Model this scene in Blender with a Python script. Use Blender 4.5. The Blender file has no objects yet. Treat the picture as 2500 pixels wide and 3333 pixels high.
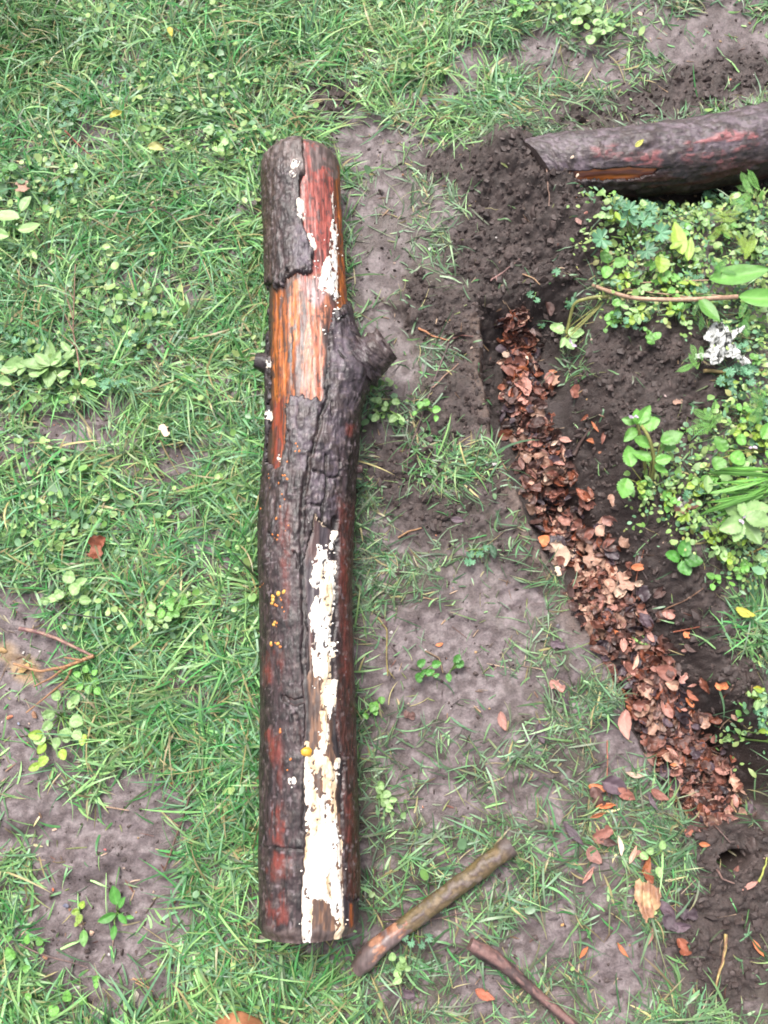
import bpy, math, random
import numpy as np
from mathutils import Vector, Matrix, Euler

random.seed(7)
RNG = np.random.default_rng(11)
SC = bpy.context.scene
COL = SC.collection
R = math.radians

# ------------------------------------------------------------------ camera, sky, sun, exposure
CAM_H, TILT, FPX = 1.30, R(14.0), 2616.0          # eye height, tilt away from straight down, focal length in photo pixels
cam_d = bpy.data.cameras.new("camera")
cam = bpy.data.objects.new("camera", cam_d)
COL.objects.link(cam)
cam.location = (0, 0, CAM_H)
cam.rotation_euler = (TILT, 0, 0)
cam_d.sensor_fit = 'VERTICAL'
cam_d.angle = 2 * math.atan(3333 / 2 / FPX)
cam_d.clip_start, cam_d.clip_end = 0.02, 500
SC.camera = cam

SUN_ELEV, SUN_AZ = R(62), R(-25)                   # azimuth measured from +Y towards +X
W = bpy.data.worlds.new("World")
SC.world = W
W.use_nodes = True
wn = W.node_tree
sky = wn.nodes.new('ShaderNodeTexSky')
sky.sky_type = 'NISHITA'
sky.sun_disc = False
sky.sun_elevation = SUN_ELEV
sky.sun_rotation = SUN_AZ
sky.air_density, sky.dust_density, sky.ozone_density = 1.0, 6.0, 1.0
hs = wn.nodes.new('ShaderNodeHueSaturation')
hs.inputs['Saturation'].default_value = 0.38
wn.links.new(sky.outputs[0], hs.inputs['Color'])
bg = wn.nodes['Background']
bg.inputs['Strength'].default_value = 0.13
wn.links.new(hs.outputs[0], bg.inputs['Color'])

sun_d = bpy.data.lights.new("sun", 'SUN')
sun_d.energy, sun_d.angle, sun_d.color = 1.2, R(25), (1.0, 0.965, 0.91)
sun = bpy.data.objects.new("sun", sun_d)
COL.objects.link(sun)
sd = Vector((math.sin(SUN_AZ) * math.cos(SUN_ELEV), math.cos(SUN_AZ) * math.cos(SUN_ELEV), math.sin(SUN_ELEV)))
sun.rotation_euler = (-sd).to_track_quat('-Z', 'Y').to_euler()

SC.view_settings.view_transform = 'Standard'
SC.view_settings.look = 'None'
SC.view_settings.exposure = 1.48
SC.view_settings.gamma = 1.0
SC.cycles.filter_width = 1.8

# ------------------------------------------------------------------ colour, projection and noise helpers
GAIN = 1.9


def lin(c):
    c = np.asarray(c, float) / 255.0
    return np.where(c <= 0.04045, c / 12.92, ((c + 0.055) / 1.055) ** 2.4)


def C(r, g, b):                                    # a colour seen in daylight -> albedo
    return np.minimum(lin((r, g, b)) / GAIN, 0.88)


def ST(x):
    return x * x * (3 - 2 * x)


def smooth(a, b, x):
    return ST(np.clip((x - a) / (b - a), 0, 1))


def ground_at(X, Y, z=0.0):                        # a place on the plot, given where it shows in the photograph
    u, v = (np.asarray(X, float) - 1250) / FPX, (1666.5 - np.asarray(Y, float)) / FPX
    ct, st = math.cos(TILT), math.sin(TILT)
    s = (z - CAM_H) / (v * st - ct)
    return u * s, (v * ct + st) * s


def to_px(x, y, z=0.0):
    ct, st = math.cos(TILT), math.sin(TILT)
    dep = np.maximum(y * st + (CAM_H - z) * ct, 0.15)
    return 1250 + FPX * x / dep, 1666.5 - FPX * (y * ct - (CAM_H - z) * st) / dep


def hsh(i, j, seed):
    h = (i.astype(np.int64) * 374761393 + j.astype(np.int64) * 668265263 + seed * 982451653) & 0xFFFFFFFF
    h = ((h ^ (h >> 13)) * 1274126177) & 0xFFFFFFFF
    h = ((h ^ (h >> 16)) * 2246822519) & 0xFFFFFFFF
    return ((h ^ (h >> 15)) & 0xFFFFFF) / float(0xFFFFFF)


def vn(x, y, seed=0):
    x, y = np.asarray(x, float), np.asarray(y, float)
    i, j = np.floor(x), np.floor(y)
    fx, fy = ST(x - i), ST(y - j)
    i, j = i.astype(np.int64), j.astype(np.int64)
    a, b = hsh(i, j, seed), hsh(i + 1, j, seed)
    c, d = hsh(i, j + 1, seed), hsh(i + 1, j + 1, seed)
    return (a + (b - a) * fx) * (1 - fy) + (c + (d - c) * fx) * fy


def fbm(x, y, seed=0, oct=4, gain=0.5):
    t, a, n = 0.0, 1.0, 0.0
    for k in range(oct):
        t = t + a * vn(x * 2 ** k, y * 2 ** k, seed + 17 * k)
        n += a
        a *= gain
    return t / n                                   # 0..1, mean .5


def worley(x, y, seed=0):
    i, j = np.floor(x).astype(np.int64), np.floor(y).astype(np.int64)
    best = np.full(np.shape(x), 9.0)
    ids = np.zeros(np.shape(x))
    for di in (-1, 0, 1):
        for dj in (-1, 0, 1):
            a, b = i + di, j + dj
            d = np.hypot(a + hsh(a, b, seed) - x, b + hsh(a, b, seed + 5) - y)
            m = d < best
            best = np.where(m, d, best)
            ids = np.where(m, hsh(a, b, seed + 9), ids)
    return best, ids


def poly_sd(X, Y, poly):                           # signed distance, positive inside
    P = np.asarray(poly, float)
    best = np.full(np.shape(X), 1e9)
    inside = np.zeros(np.shape(X), bool)
    for k in range(len(P)):
        a, b = P[k], P[(k + 1) % len(P)]
        e = b - a
        t = np.clip(((X - a[0]) * e[0] + (Y - a[1]) * e[1]) / (e @ e + 1e-9), 0, 1)
        best = np.minimum(best, np.hypot(X - a[0] - t * e[0], Y - a[1] - t * e[1]))
        if a[1] != b[1]:
            inside ^= ((a[1] > Y) != (b[1] > Y)) & (X < (b[0] - a[0]) * (Y - a[1]) / (b[1] - a[1]) + a[0])
    return np.where(inside, best, -best)


def line_d(X, Y, pts):                             # distance to a polyline, signed side (+ = right going down), param 0..1
    P = np.asarray(pts, float)
    best = np.full(np.shape(X), 1e9)
    side = np.zeros(np.shape(X))
    par = np.zeros(np.shape(X))
    L = np.hypot(*(P[1:] - P[:-1]).T)
    acc = np.concatenate([[0], np.cumsum(L)])
    for k in range(len(P) - 1):
        a, e = P[k], P[k + 1] - P[k]
        t = np.clip(((X - a[0]) * e[0] + (Y - a[1]) * e[1]) / (e @ e), 0, 1)
        d = np.hypot(X - a[0] - t * e[0], Y - a[1] - t * e[1])
        m = d < best
        best = np.where(m, d, best)
        side = np.where(m, np.sign((X - a[0]) * e[1] - (Y - a[1]) * e[0]), side)
        par = np.where(m, (acc[k] + t * L[k]) / acc[-1], par)
    return best, side, par


def blob(X, Y, cx, cy, rx, ry, rot=0, soft=0.35):
    c, s = math.cos(R(rot)), math.sin(R(rot))
    dx, dy = X - cx, Y - cy
    d = np.hypot((dx * c + dy * s) / rx, (-dx * s + dy * c) / ry)
    return 1 - smooth(1 - soft, 1 + soft, d)


def mix(a, b, m):
    a, b = np.asarray(a, float), np.asarray(b, float)
    m = np.asarray(m, float)
    return a + (b - a) * (m[..., None] if m.ndim and (a.ndim > 1 or b.ndim > 1 or m.ndim >= 1) else m)


# ------------------------------------------------------------------ object helpers
def tag(o, label, cat, group=None, kind=None):
    o['label'], o['category'] = label, cat
    if group:
        o['group'] = group
    if kind:
        o['kind'] = kind
    return o


def mesh_np(name, V, F, mat=None, col=None, smooth_=True):
    V = np.ascontiguousarray(V, np.float32)
    me = bpy.data.meshes.new(name)
    Fs = F if isinstance(F, list) else [F]
    Fs = [np.asarray(f, np.int32) for f in Fs if len(f)]
    me.vertices.add(len(V))
    me.vertices.foreach_set('co', V.ravel())
    idx = np.concatenate([f.ravel() for f in Fs])
    tot = np.concatenate([np.full(len(f), f.shape[1], np.int32) for f in Fs])
    me.loops.add(len(idx))
    me.loops.foreach_set('vertex_index', idx)
    me.polygons.add(len(tot))
    me.polygons.foreach_set('loop_start', np.concatenate([[0], np.cumsum(tot)[:-1]]).astype(np.int32))
    me.polygons.foreach_set('loop_total', tot)
    me.polygons.foreach_set('use_smooth', np.full(len(tot), smooth_, bool))
    if col is not None:
        at = me.color_attributes.new('Col', 'FLOAT_COLOR', 'POINT')
        c4 = np.ones((len(V), 4), np.float32)
        c4[:, :3] = col
        at.data.foreach_set('color', c4.ravel())
    me.update(calc_edges=True)
    if mat:
        me.materials.append(mat)
    return me


def link(name, me, parent=None, loc=None):
    o = bpy.data.objects.new(name, me)
    COL.objects.link(o)
    if parent:
        o.parent = parent
    if loc is not None:
        o.location = loc
    return o


def empty(name, loc):
    o = bpy.data.objects.new(name, None)
    o.empty_display_size = 0.02
    COL.objects.link(o)
    o.location = loc
    return o


def grid_faces(nu, nv, wrap=False):
    i = np.arange(nu - 1)[:, None]
    j = np.arange(nv if wrap else nv - 1)[None, :]
    a = i * nv + j
    b = i * nv + (j + 1) % nv
    return np.stack([a, b, b + nv, a + nv], -1).reshape(-1, 4)


# ------------------------------------------------------------------ materials
def nodes(name):
    m = bpy.data.materials.new(name)
    m.use_nodes = True
    t = m.node_tree
    return m, t, t.nodes['Principled BSDF']


def noise_node(t, scale, detail=5, rough=0.6, coord='Object', vec=None):
    n = t.nodes.new('ShaderNodeTexNoise')
    n.inputs['Scale'].default_value = scale
    n.inputs['Detail'].default_value = detail
    n.inputs['Roughness'].default_value = rough
    tc = t.nodes.new('ShaderNodeTexCoord')
    if vec:
        mp = t.nodes.new('ShaderNodeMapping')
        mp.inputs['Scale'].default_value = vec
        t.links.new(tc.outputs[coord], mp.inputs['Vector'])
        t.links.new(mp.outputs[0], n.inputs['Vector'])
    else:
        t.links.new(tc.outputs[coord], n.inputs['Vector'])
    return n


def ramp_val(t, src, a, b, lo, hi):
    mr = t.nodes.new('ShaderNodeMapRange')
    for k, v in zip(('From Min', 'From Max', 'To Min', 'To Max'), (a, b, lo, hi)):
        mr.inputs[k].default_value = v
    t.links.new(src, mr.inputs['Value'])
    return mr.outputs[0]


def vary(t, colsock, fac, lo, hi, a=0.3, b=0.7):   # colour times a noise-driven factor
    v = ramp_val(t, fac, a, b, lo, hi)
    mx = t.nodes.new('ShaderNodeMix')
    mx.data_type = 'RGBA'
    mx.blend_type = 'MULTIPLY'
    mx.inputs[0].default_value = 1.0
    t.links.new(colsock, mx.inputs[6])
    cb = t.nodes.new('ShaderNodeCombineColor')
    for k in range(3):
        t.links.new(v, cb.inputs[k])
    t.links.new(cb.outputs[0], mx.inputs[7])
    return mx.outputs[2]


def surf(name, source='Col', color=None, rough=(0.35, 0.7), scale=120, vec=None, lo=0.75, hi=1.25, bump=0.4, bdist=0.002,
         bscale=None, spec=0.5, transl=0.0, coat=0.0, pattern=False):
    m, t, b = nodes(name)
    if source == 'Col':
        a = t.nodes.new('ShaderNodeVertexColor')
        a.layer_name = 'Col'
        cs = a.outputs[0]
    elif source == 'obj':
        a = t.nodes.new('ShaderNodeObjectInfo')
        cs = a.outputs['Color']
        if pattern:
            pa = t.nodes.new('ShaderNodeVertexColor')
            pa.layer_name = 'Col'
            mp_ = t.nodes.new('ShaderNodeMix')
            mp_.data_type, mp_.blend_type = 'RGBA', 'MULTIPLY'
            mp_.inputs[0].default_value = 1.0
            t.links.new(cs, mp_.inputs[6])
            t.links.new(pa.outputs[0], mp_.inputs[7])
            cs = mp_.outputs[2]
    else:
        a = t.nodes.new('ShaderNodeRGB')
        a.outputs[0].default_value = (*color, 1)
        cs = a.outputs[0]
    n = noise_node(t, scale, vec=vec)
    cs = vary(t, cs, n.outputs[0], lo, hi)
    t.links.new(cs, b.inputs['Base Color'])
    n2 = noise_node(t, bscale or scale * 2.3, vec=vec)
    t.links.new(ramp_val(t, n2.outputs[0], 0.3, 0.7, rough[0], rough[1]), b.inputs['Roughness'])
    b.inputs['Specular IOR Level'].default_value = spec
    if coat:
        b.inputs['Coat Weight'].default_value = coat
        b.inputs['Coat Roughness'].default_value = 0.18
    if bump:
        bp = t.nodes.new('ShaderNodeBump')
        bp.inputs['Strength'].default_value = bump
        if name == 'wet_soil':                       # paler trodden mud is smooth and wet, dark dug soil rough
            bw = t.nodes.new('ShaderNodeRGBToBW')
            t.links.new(a.outputs[0], bw.inputs[0])
            t.links.new(ramp_val(t, bw.outputs[0], .035, .09, bump * 1.2, bump * .6), bp.inputs['Strength'])
            rm = t.nodes.new('ShaderNodeMath')
            rm.operation = 'MULTIPLY'
            t.links.new(ramp_val(t, n2.outputs[0], 0.3, 0.7, rough[0], rough[1]), rm.inputs[0])
            t.links.new(ramp_val(t, bw.outputs[0], .035, .09, 1.1, .85), rm.inputs[1])
            t.links.new(rm.outputs[0], b.inputs['Roughness'])
        bp.inputs['Distance'].default_value = bdist
        t.links.new(n2.outputs[0], bp.inputs['Height'])
        t.links.new(bp.outputs[0], b.inputs['Normal'])
        if coat:
            t.links.new(bp.outputs[0], b.inputs['Coat Normal'])
    if transl:
        tr = t.nodes.new('ShaderNodeBsdfTranslucent')
        t.links.new(cs, tr.inputs['Color'])
        mxs = t.nodes.new('ShaderNodeMixShader')
        mxs.inputs[0].default_value = transl
        t.links.new(b.outputs[0], mxs.inputs[1])
        t.links.new(tr.outputs[0], mxs.inputs[2])
        t.links.new(mxs.outputs[0], t.nodes['Material Output'].inputs['Surface'])
    return m


M = {
    'soil': surf('wet_soil', rough=(0.36, 0.8), scale=240, lo=0.66, hi=1.35, bump=0.7, bdist=0.003, bscale=430),
    'crumb': surf('soil_crumb', rough=(0.45, 0.85), scale=300, lo=0.7, hi=1.3, bump=0.5, bdist=0.001, bscale=900),
    'bark': surf('wet_bark', rough=(0.26, 0.55), scale=130, vec=(1, 0.35, 1), lo=0.55, hi=1.5, bump=0.5, bdist=0.002, bscale=420, coat=0.05, spec=.4),
    'bark_cross': surf('wet_bark_mud', rough=(0.3, 0.62), scale=130, vec=(0.35, 1, 1), lo=0.6, hi=1.4, bump=0.5, bdist=0.0025, bscale=420),
    'wood': surf('wet_wood', rough=(0.32, 0.6), scale=150, vec=(1, 0.12, 1), lo=0.6, hi=1.3, bump=0.3, bdist=0.0015, bscale=300, coat=0.08),
    'wood_cross': surf('wet_wood_side', rough=(0.26, 0.5), scale=150, vec=(0.12, 1, 1), lo=0.78, hi=1.22, bump=0.22, bdist=0.0015, bscale=300, coat=0.2),
    'fungus': surf('fungus_crust', rough=(0.6, 0.9), scale=350, lo=0.93, hi=1.05, bump=0.5, bdist=0.0015, bscale=700, spec=0.3),
    'cup': surf('cup_fungus', rough=(0.3, 0.5), scale=300, lo=0.85, hi=1.15, bump=0.2, bdist=0.001, spec=0.5),
    'twig': surf('twig', rough=(0.4, 0.75), scale=200, lo=0.7, hi=1.3, bump=0.4, bdist=0.001, bscale=500),
    'grass': surf('grass_blade', rough=(0.3, 0.5), scale=90, lo=0.85, hi=1.15, bump=0, spec=0.5, transl=0.25),
    'weed': surf('weed_leaf', rough=(0.3, 0.5), scale=110, lo=0.85, hi=1.15, bump=0, transl=0.22),
    'leaf': surf('green_leaf', source='obj', pattern=True, rough=(0.28, 0.5), scale=160, lo=0.8, hi=1.2, bump=0.25, bdist=0.001, bscale=260, transl=0.2),
    'dead': surf('dead_leaf', source='obj', pattern=True, rough=(0.28, 0.6), scale=140, lo=0.62, hi=1.3, bump=0.4, bdist=0.0015, bscale=260, transl=0.1),
    'litter': surf('leaf_mould', rough=(0.3, 0.65), scale=140, lo=0.65, hi=1.3, bump=0.4, bdist=0.0015, bscale=260, transl=0.06),
    'stone': surf('stone', source='obj', rough=(0.45, 0.8), scale=180, lo=0.7, hi=1.25, bump=0.4, bdist=0.001, bscale=400),
    'leather': surf('boot_leather', rough=(0.35, 0.6), scale=90, lo=0.75, hi=1.2, bump=0.3, bdist=0.001, bscale=500),
    'rubber': surf('boot_sole', color=C(60, 52, 48), source='rgb', rough=(0.5, 0.8), scale=90, bump=0.3, bdist=0.001),
    'petal': surf('pale_petal', source='obj', rough=(0.5, 0.7), scale=200, lo=0.9, hi=1.05, bump=0, transl=0.2),
}

# ------------------------------------------------------------------ where mud, loose soil, grass and weeds lie (read off the photograph)
TRENCH = [(1665, 960), (1690, 1090), (1695, 1230), (1720, 1380), (1775, 1530), (1830, 1690), (1925, 1860), (2020, 2050),
          (2120, 2240), (2225, 2430), (2320, 2600), (2350, 2700)]
MUD = [  # cx, cy, rx, ry, rot, strength: trodden bare mud
    (45, 2250, 165, 290, 0, 1), (20, 2000, 150, 90, 10, .8), (90, 2650, 150, 120, 0, .9), (330, 2890, 235, 260, 0, 1), (440, 2620, 160, 90, -20, .8), (330, 3130, 170, 160, 0, .85),
    (325, 455, 62, 62, 0, .95), (225, 1405, 150, 48, 10, .95), (350, 1340, 70, 45, 0, .8), (560, 1490, 60, 60, 0, .75), (520, 1590, 60, 40, 0, .6),
    (690, 960, 55, 45, 0, .7), (460, 910, 70, 40, -20, .6), (610, 880, 70, 40, 0, .5), (680, 1730, 60, 40, 0, .6), (610, 2130, 70, 60, 0, .55), (300, 1790, 70, 40, 0, .6),
    (790, 2920, 50, 50, 0, .6), (1170, 465, 90, 75, 20, 1), (1245, 560, 80, 70, 0, .6), (1260, 730, 110, 140, 0, .45), (1300, 830, 90, 60, 0, .5), (1250, 1060, 70, 50, 0, .8),
    (1440, 2150, 240, 150, 0, .97), (1330, 2050, 120, 80, 0, .6), (1680, 1945, 70, 55, 0, .95), (1560, 1900, 120, 70, 0, .7), (1600, 2200, 150, 90, 15, .7), (1730, 2240, 130, 70, 20, .6), (1480, 2300, 160, 60, 0, .8),
    (2030, 2400, 80, 90, 0, .9), (2000, 3130, 120, 130, 0, .95), (1800, 2970, 45, 60, 0, .9), (2140, 3130, 90, 60, 0, .6), (1470, 2610, 110, 70, 0, .6), (1730, 2600, 100, 60, 0, .6),
    (1400, 2950, 80, 70, 0, .55), (1640, 2850, 70, 60, 0, .5), (1580, 3230, 80, 90, 0, .65), (1320, 3230, 60, 50, 0, .5), (1130, 3150, 90, 60, 0, .35), (1520, 190, 60, 50, 0, .8),
    (1740, 150, 60, 45, 0, .9), (1650, 190, 80, 35, 0, .7), (1510, 290, 50, 30, 0, .8), (2000, 20, 60, 40, 0, .6), (1400, 470, 160, 60, 0, .6), (690, 2230, 50, 50, 0, .5), (870, 660, 30, 120, 0, .5),
    (1270, 1500, 60, 90, 0, .6), (1300, 1720, 100, 90, 0, .7), (1230, 2170, 40, 90, 0, .5), (250, 2480, 70, 90, 0, .5),
    (2320, 130, 230, 90, 0, .7), (1900, 240, 150, 50, 0, .65), (1380, 330, 120, 40, 0, .6), (2100, 60, 90, 50, 0, .6), (1560, 2400, 120, 60, 0, .6), (1340, 2440, 80, 90, 0, .55), (1620, 2030, 120, 90, 0, .6), (1900, 2060, 70, 130, -25, .7), (1300, 1180, 60, 90, 0, .7), (1230, 900, 90, 90, 0, .7),
    (1750, 3080, 110, 70, 0, .7), (1450, 3120, 70, 50, 0, .6), (1880, 2900, 80, 50, 0, .6), (1260, 3020, 80, 60, 0, .5), (540, 2700, 80, 110, 0, .7), (30, 3000, 60, 140, 0, .5), (480, 3180, 110, 100, 0, .75), (60, 1480, 80, 40, 0, .5), (430, 1560, 60, 40, 0, .5), (560, 950, 60, 40, 0, .5), (620, 2260, 60, 40, 0, .5), (640, 440, 60, 40, 0, .4)]
LOOSE = [  # crumbly dug soil
    (1690, 640, 200, 160, 20, 1), (1590, 850, 160, 130, 30, .95), (1480, 560, 130, 70, 10, .8), (1800, 820, 140, 180, 0, 1), (1420, 1010, 130, 110, 20, .9), (1560, 1130, 100, 200, -10, .9),
    (1480, 1330, 130, 150, 0, .75), (1340, 1560, 130, 130, 0, .8), (1590, 1620, 130, 130, 0, .6), (1450, 1700, 160, 90, 0, .7), (1700, 1780, 120, 100, 30, .6),
    (2090, 1300, 230, 210, 0, 1), (1950, 1560, 170, 170, 20, 1), (2110, 1760, 130, 170, 30, 1), (2210, 1960, 140, 150, 30, 1), (2330, 2210, 130, 170, 30, 1), (2440, 2480, 110, 200, 30, 1),
    (2400, 2790, 150, 140, 0, 1), (2330, 3010, 190, 170, 0, .85), (2360, 3180, 130, 110, 0, .8), (2440, 2900, 120, 160, 0, .8),
    (1130, 290, 170, 80, -10, .75), (900, 310, 120, 60, 10, .5), (1130, 230, 90, 60, 0, .7), (2260, 290, 260, 70, -10, .85), (2420, 240, 160, 80, 0, .85), (2050, 370, 300, 40, -5, .7),
    (2060, 690, 190, 50, -8, .9), (2350, 640, 200, 50, -8, .9), (2180, 600, 200, 30, 0, .9), (2230, 620, 330, 60, -8, .8), (1760, 1000, 130, 100, 0, 1), (2010, 1120, 120, 70, 0, .9)]
WEEDS = [(2120, 820, 240, 170, 0, 1), (2350, 780, 230, 160, 0, 1), (2200, 1000, 260, 110, 0, .9), (2400, 1080, 180, 130, 0, .7), (2390, 1480, 170, 190, 0, .9), (2290, 1620, 230, 170, 0, .95),
         (2440, 1760, 150, 160, 0, .9), (2480, 2330, 80, 160, 0, .6), (2480, 1300, 90, 120, 0, .6)]


def fields(X, Y):
    wx = X + 70 * (fbm(X / 90, Y / 90, 1) - .5) + 40 * (fbm(X / 28, Y / 28, 2) - .5)
    wy = Y + 70 * (fbm(X / 90, Y / 90, 3) - .5) + 40 * (fbm(X / 28, Y / 28, 4) - .5)
    mud = np.zeros(np.shape(X))
    for b in MUD:
        mud = np.maximum(mud, b[5] * blob(wx, wy, b[0], b[1], b[2] * 1.14, b[3] * 1.14, b[4]))
    loose = np.zeros(np.shape(X))
    for b in LOOSE:
        loose = np.maximum(loose, b[5] * blob(wx, wy, *b[:5]))
    weed = np.zeros(np.shape(X))
    for b in WEEDS:
        weed = np.maximum(weed, b[5] * blob(wx, wy, *b[:5]))
    d, s, p = line_d(wx * .35 + X * .65, wy * .35 + Y * .65, TRENCH)
    return mud, loose, weed, d * s, p


def height(X, Y):
    mud, loose, weed, ds, p = fields(X, Y)
    h = 0.016 * (fbm(X / 420, Y / 420, 21) - .5) + 0.010 * (fbm(X / 120, Y / 120, 22) - .5)
    # trampled mud: shallow dents and flakes
    w1, i1 = worley(X / 62, Y / 48, 31)
    h = h + mud * (0.0042 * (fbm(X / 45, Y / 36, 32) - .5) - 0.004 + 0.0022 * (smooth(0.1, 0.7, w1) - .5) * (i1 > .5) + 0.0008 * (fbm(X / 11, Y / 11, 34) - .5) + 0.007 * (fbm(X / 130, Y / 95, 35) - .5))
    h = h + 0.014 * blob(X, Y, 285, 2795, 95, 62, -20, .5) + 0.012 * blob(X, Y, 60, 2640, 90, 60, 0, .5) + 0.010 * blob(X, Y, 240, 3020, 90, 60, 10, .6)
    # crumbs
    a, ia = worley(X / 26, Y / 26, 41)
    b, ib = worley(X / 13, Y / 13, 42)
    c, _ = worley(X / 58, Y / 58, 43)
    cr = 0.0085 * np.sqrt(np.clip(1 - a * 1.15, 0, 1)) * (0.3 + ia) + 0.005 * np.sqrt(np.clip(1 - b * 1.15, 0, 1)) * (.3 + ib) + 0.010 * np.clip(1 - c, 0, 1)
    h = h + np.clip(loose, 0, 1) * (cr - 0.007 + 0.02 * (fbm(X / 90, Y / 90, 45) - .5))
    # spoil heaped over the end of the half-buried log and the hump right of the trench
    dr_, _, _ = line_d(X, Y, [(1640, 530), (1715, 620), (1800, 690), (1900, 730)])
    h = h + 0.038 * np.exp(-(dr_ / 84) ** 2) * (.55 + .9 * fbm(X / 60, Y / 60, 46)) + .032 * np.exp(-(dr_ / 150) ** 2)
    h = h + 0.035 * blob(X, Y, 2090, 1290, 260, 230, 0, .8) + 0.03 * blob(X, Y, 2340, 1800, 330, 520, 20, .7) + 0.03 * blob(X, Y, 2300, 880, 420, 300, 0, .7)
    h = h - 0.055 * blob(X, Y, 2250, 640, 350, 60, -9, .6)
    # the trench: steep on the left, sloping on the right, hollow low on the right
    env = smooth(-0.02, 0.07, p) * (1 - smooth(0.95, 1.02, p)) * np.where(p >= .999, np.exp(-(np.abs(ds) / 120) ** 2), 1) * np.where(p <= .001, np.exp(-(np.abs(ds) / 90) ** 2), 1)
    hw = 92 + 18 * np.sin(p * 9)
    prof = smooth(-hw - 26, -hw + 4, ds) * (1 - smooth(hw - 10, hw + 190 - 90 * smooth(.6, .85, p), ds))
    h = h - 0.085 * env * prof
    h = h - 0.075 * blob(X, Y, 2445, 2500, 55, 210, -22, .5) - 0.05 * blob(X, Y, 1880, 1700, 60, 150, -28, .6)
    h = h - 0.075 * blob(X, Y, 2392, 2800, 48, 26, -8, .35)
    h = h + 0.012 * np.exp(-((ds + hw + 40) / 45) ** 2) * env
    # the lawn sits a little higher than the bare mud
    h = h + 0.008 * (1 - np.clip(mud + loose, 0, 1))
    return h


# fine grid over the plot, growing to the horizon outside
def axis_coords(a, b, step, far):
    core = np.arange(a, b + step / 2, step)
    out, s, x = [], step, b
    while x < far:
        s *= 1.35
        x += s
        out.append(x)
    lo, s, x = [], step, a
    while x > -far:
        s *= 1.35
        x -= s
        lo.append(x)
    return np.array(lo[::-1] + list(core) + out)


GX, GY = axis_coords(-0.95, 0.95, 0.0027, 90), axis_coords(-0.62, 1.60, 0.0027, 90)
gx, gy = np.meshgrid(GX, GY)
PX, PY = to_px(gx, gy)
near = (gx > -1.1) & (gx < 1.1) & (gy > -.8) & (gy < 1.8)
PXc, PYc = np.clip(PX, -1500, 4000), np.clip(PY, -900, 4600)
GH = height(PXc, PYc)
GH = np.where(near, GH, 0.01)


def gh(x, y):                                      # ground height anywhere on the plot
    x, y = np.asarray(x, float), np.asarray(y, float)
    i = np.clip(np.searchsorted(GX, x) - 1, 0, len(GX) - 2)
    j = np.clip(np.searchsorted(GY, y) - 1, 0, len(GY) - 2)
    fx, fy = (x - GX[i]) / (GX[i + 1] - GX[i]), (y - GY[j]) / (GY[j + 1] - GY[j])
    return (GH[j, i] * (1 - fx) + GH[j, i + 1] * fx) * (1 - fy) + (GH[j + 1, i] * (1 - fx) + GH[j + 1, i + 1] * fx) * fy


def spot(X, Y, dz=0.0):                            # a point lying on the ground where the photograph shows it
    x, y = ground_at(X, Y, 0)
    for _ in range(6):
        z = float(gh(x, y))
        x, y = ground_at(X, Y, z + dz)
    return Vector((float(x), float(y), float(gh(x, y)) + dz))


g_mud, g_loose, g_weed, g_ds, g_p = fields(PXc, PYc)
n1, n2 = fbm(PXc / 130, PYc / 130, 51), fbm(PXc / 22, PYc / 22, 52)
gc = mix(C(100, 90, 78), C(78, 67, 60), smooth(.35, .65, n1))
gc = mix(gc, mix(C(132, 116, 116), C(106, 91, 90), smooth(.35, .65, n2)), smooth(.47, .63, fbm(PXc / 46 + 7, PYc / 46, 99)))
gc = mix(gc, mix(C(132, 117, 118), C(104, 89, 89), smooth(.3, .7, n2)), np.clip(g_mud * 1.15, 0, 1))  # lilac tint of the reflected sky is partly baked into the mud colour
gc = mix(gc, mix(C(86, 71, 67), C(66, 53, 49), smooth(.3, .7, n2)), np.clip(g_loose * 1.1, 0, 1))
tr = smooth(-130, -90, g_ds) * (1 - smooth(150, 300, g_ds)) * smooth(0, .02, g_p) * (1 - smooth(.97, 1, g_p))
gc = mix(gc, C(58, 45, 42), tr * .85)
gc = mix(gc, C(118, 96, 84), .6 * smooth(-190, -130, g_ds) * (1 - smooth(-122, -108, g_ds)) * (g_p > .02) * (g_p < .6))
gc = mix(gc, C(186, 150, 96), .75 * blob(PXc + 60 * (n2 - .5), PYc, 78, 2180, 55, 42, 20, .4) + .5 * blob(PXc, PYc, 10, 2120, 40, 30, 0, .5))
gme = mesh_np('ground', np.stack([gx, gy, GH], -1).reshape(-1, 3), grid_faces(len(GY), len(GX)), M['soil'], gc.reshape(-1, 3))
tag(link('ground', gme), 'wet brown garden ground, trodden to mud and dug loose along a trench', 'ground', kind='structure')


# ------------------------------------------------------------------ logs
def log_frame(pts_px, zc, n):
    """axis through photo points (X, Y, half width px); returns y/x-axis samples as world points and radii"""
    P = []
    for X, Y, hw in pts_px:
        x, y = ground_at(X, Y, zc)
        dep = y * math.sin(TILT) + (CAM_H - zc) * math.cos(TILT)
        P.append((float(x), float(y), zc, hw / FPX * dep))
    P = np.array(P)
    L = np.concatenate([[0], np.cumsum(np.hypot(*(P[1:, :2] - P[:-1, :2]).T))])
    t = np.linspace(0, L[-1], n)
    q = np.stack([np.interp(t, L, P[:, k]) for k in range(4)], -1)
    ker = np.ones(31) / 31
    for k in range(4):                             # soften the polyline
        q[:, k] = np.convolve(np.pad(q[:, k], 15, mode='reflect', reflect_type='odd'), ker, 'valid')
    return q, t


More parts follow.
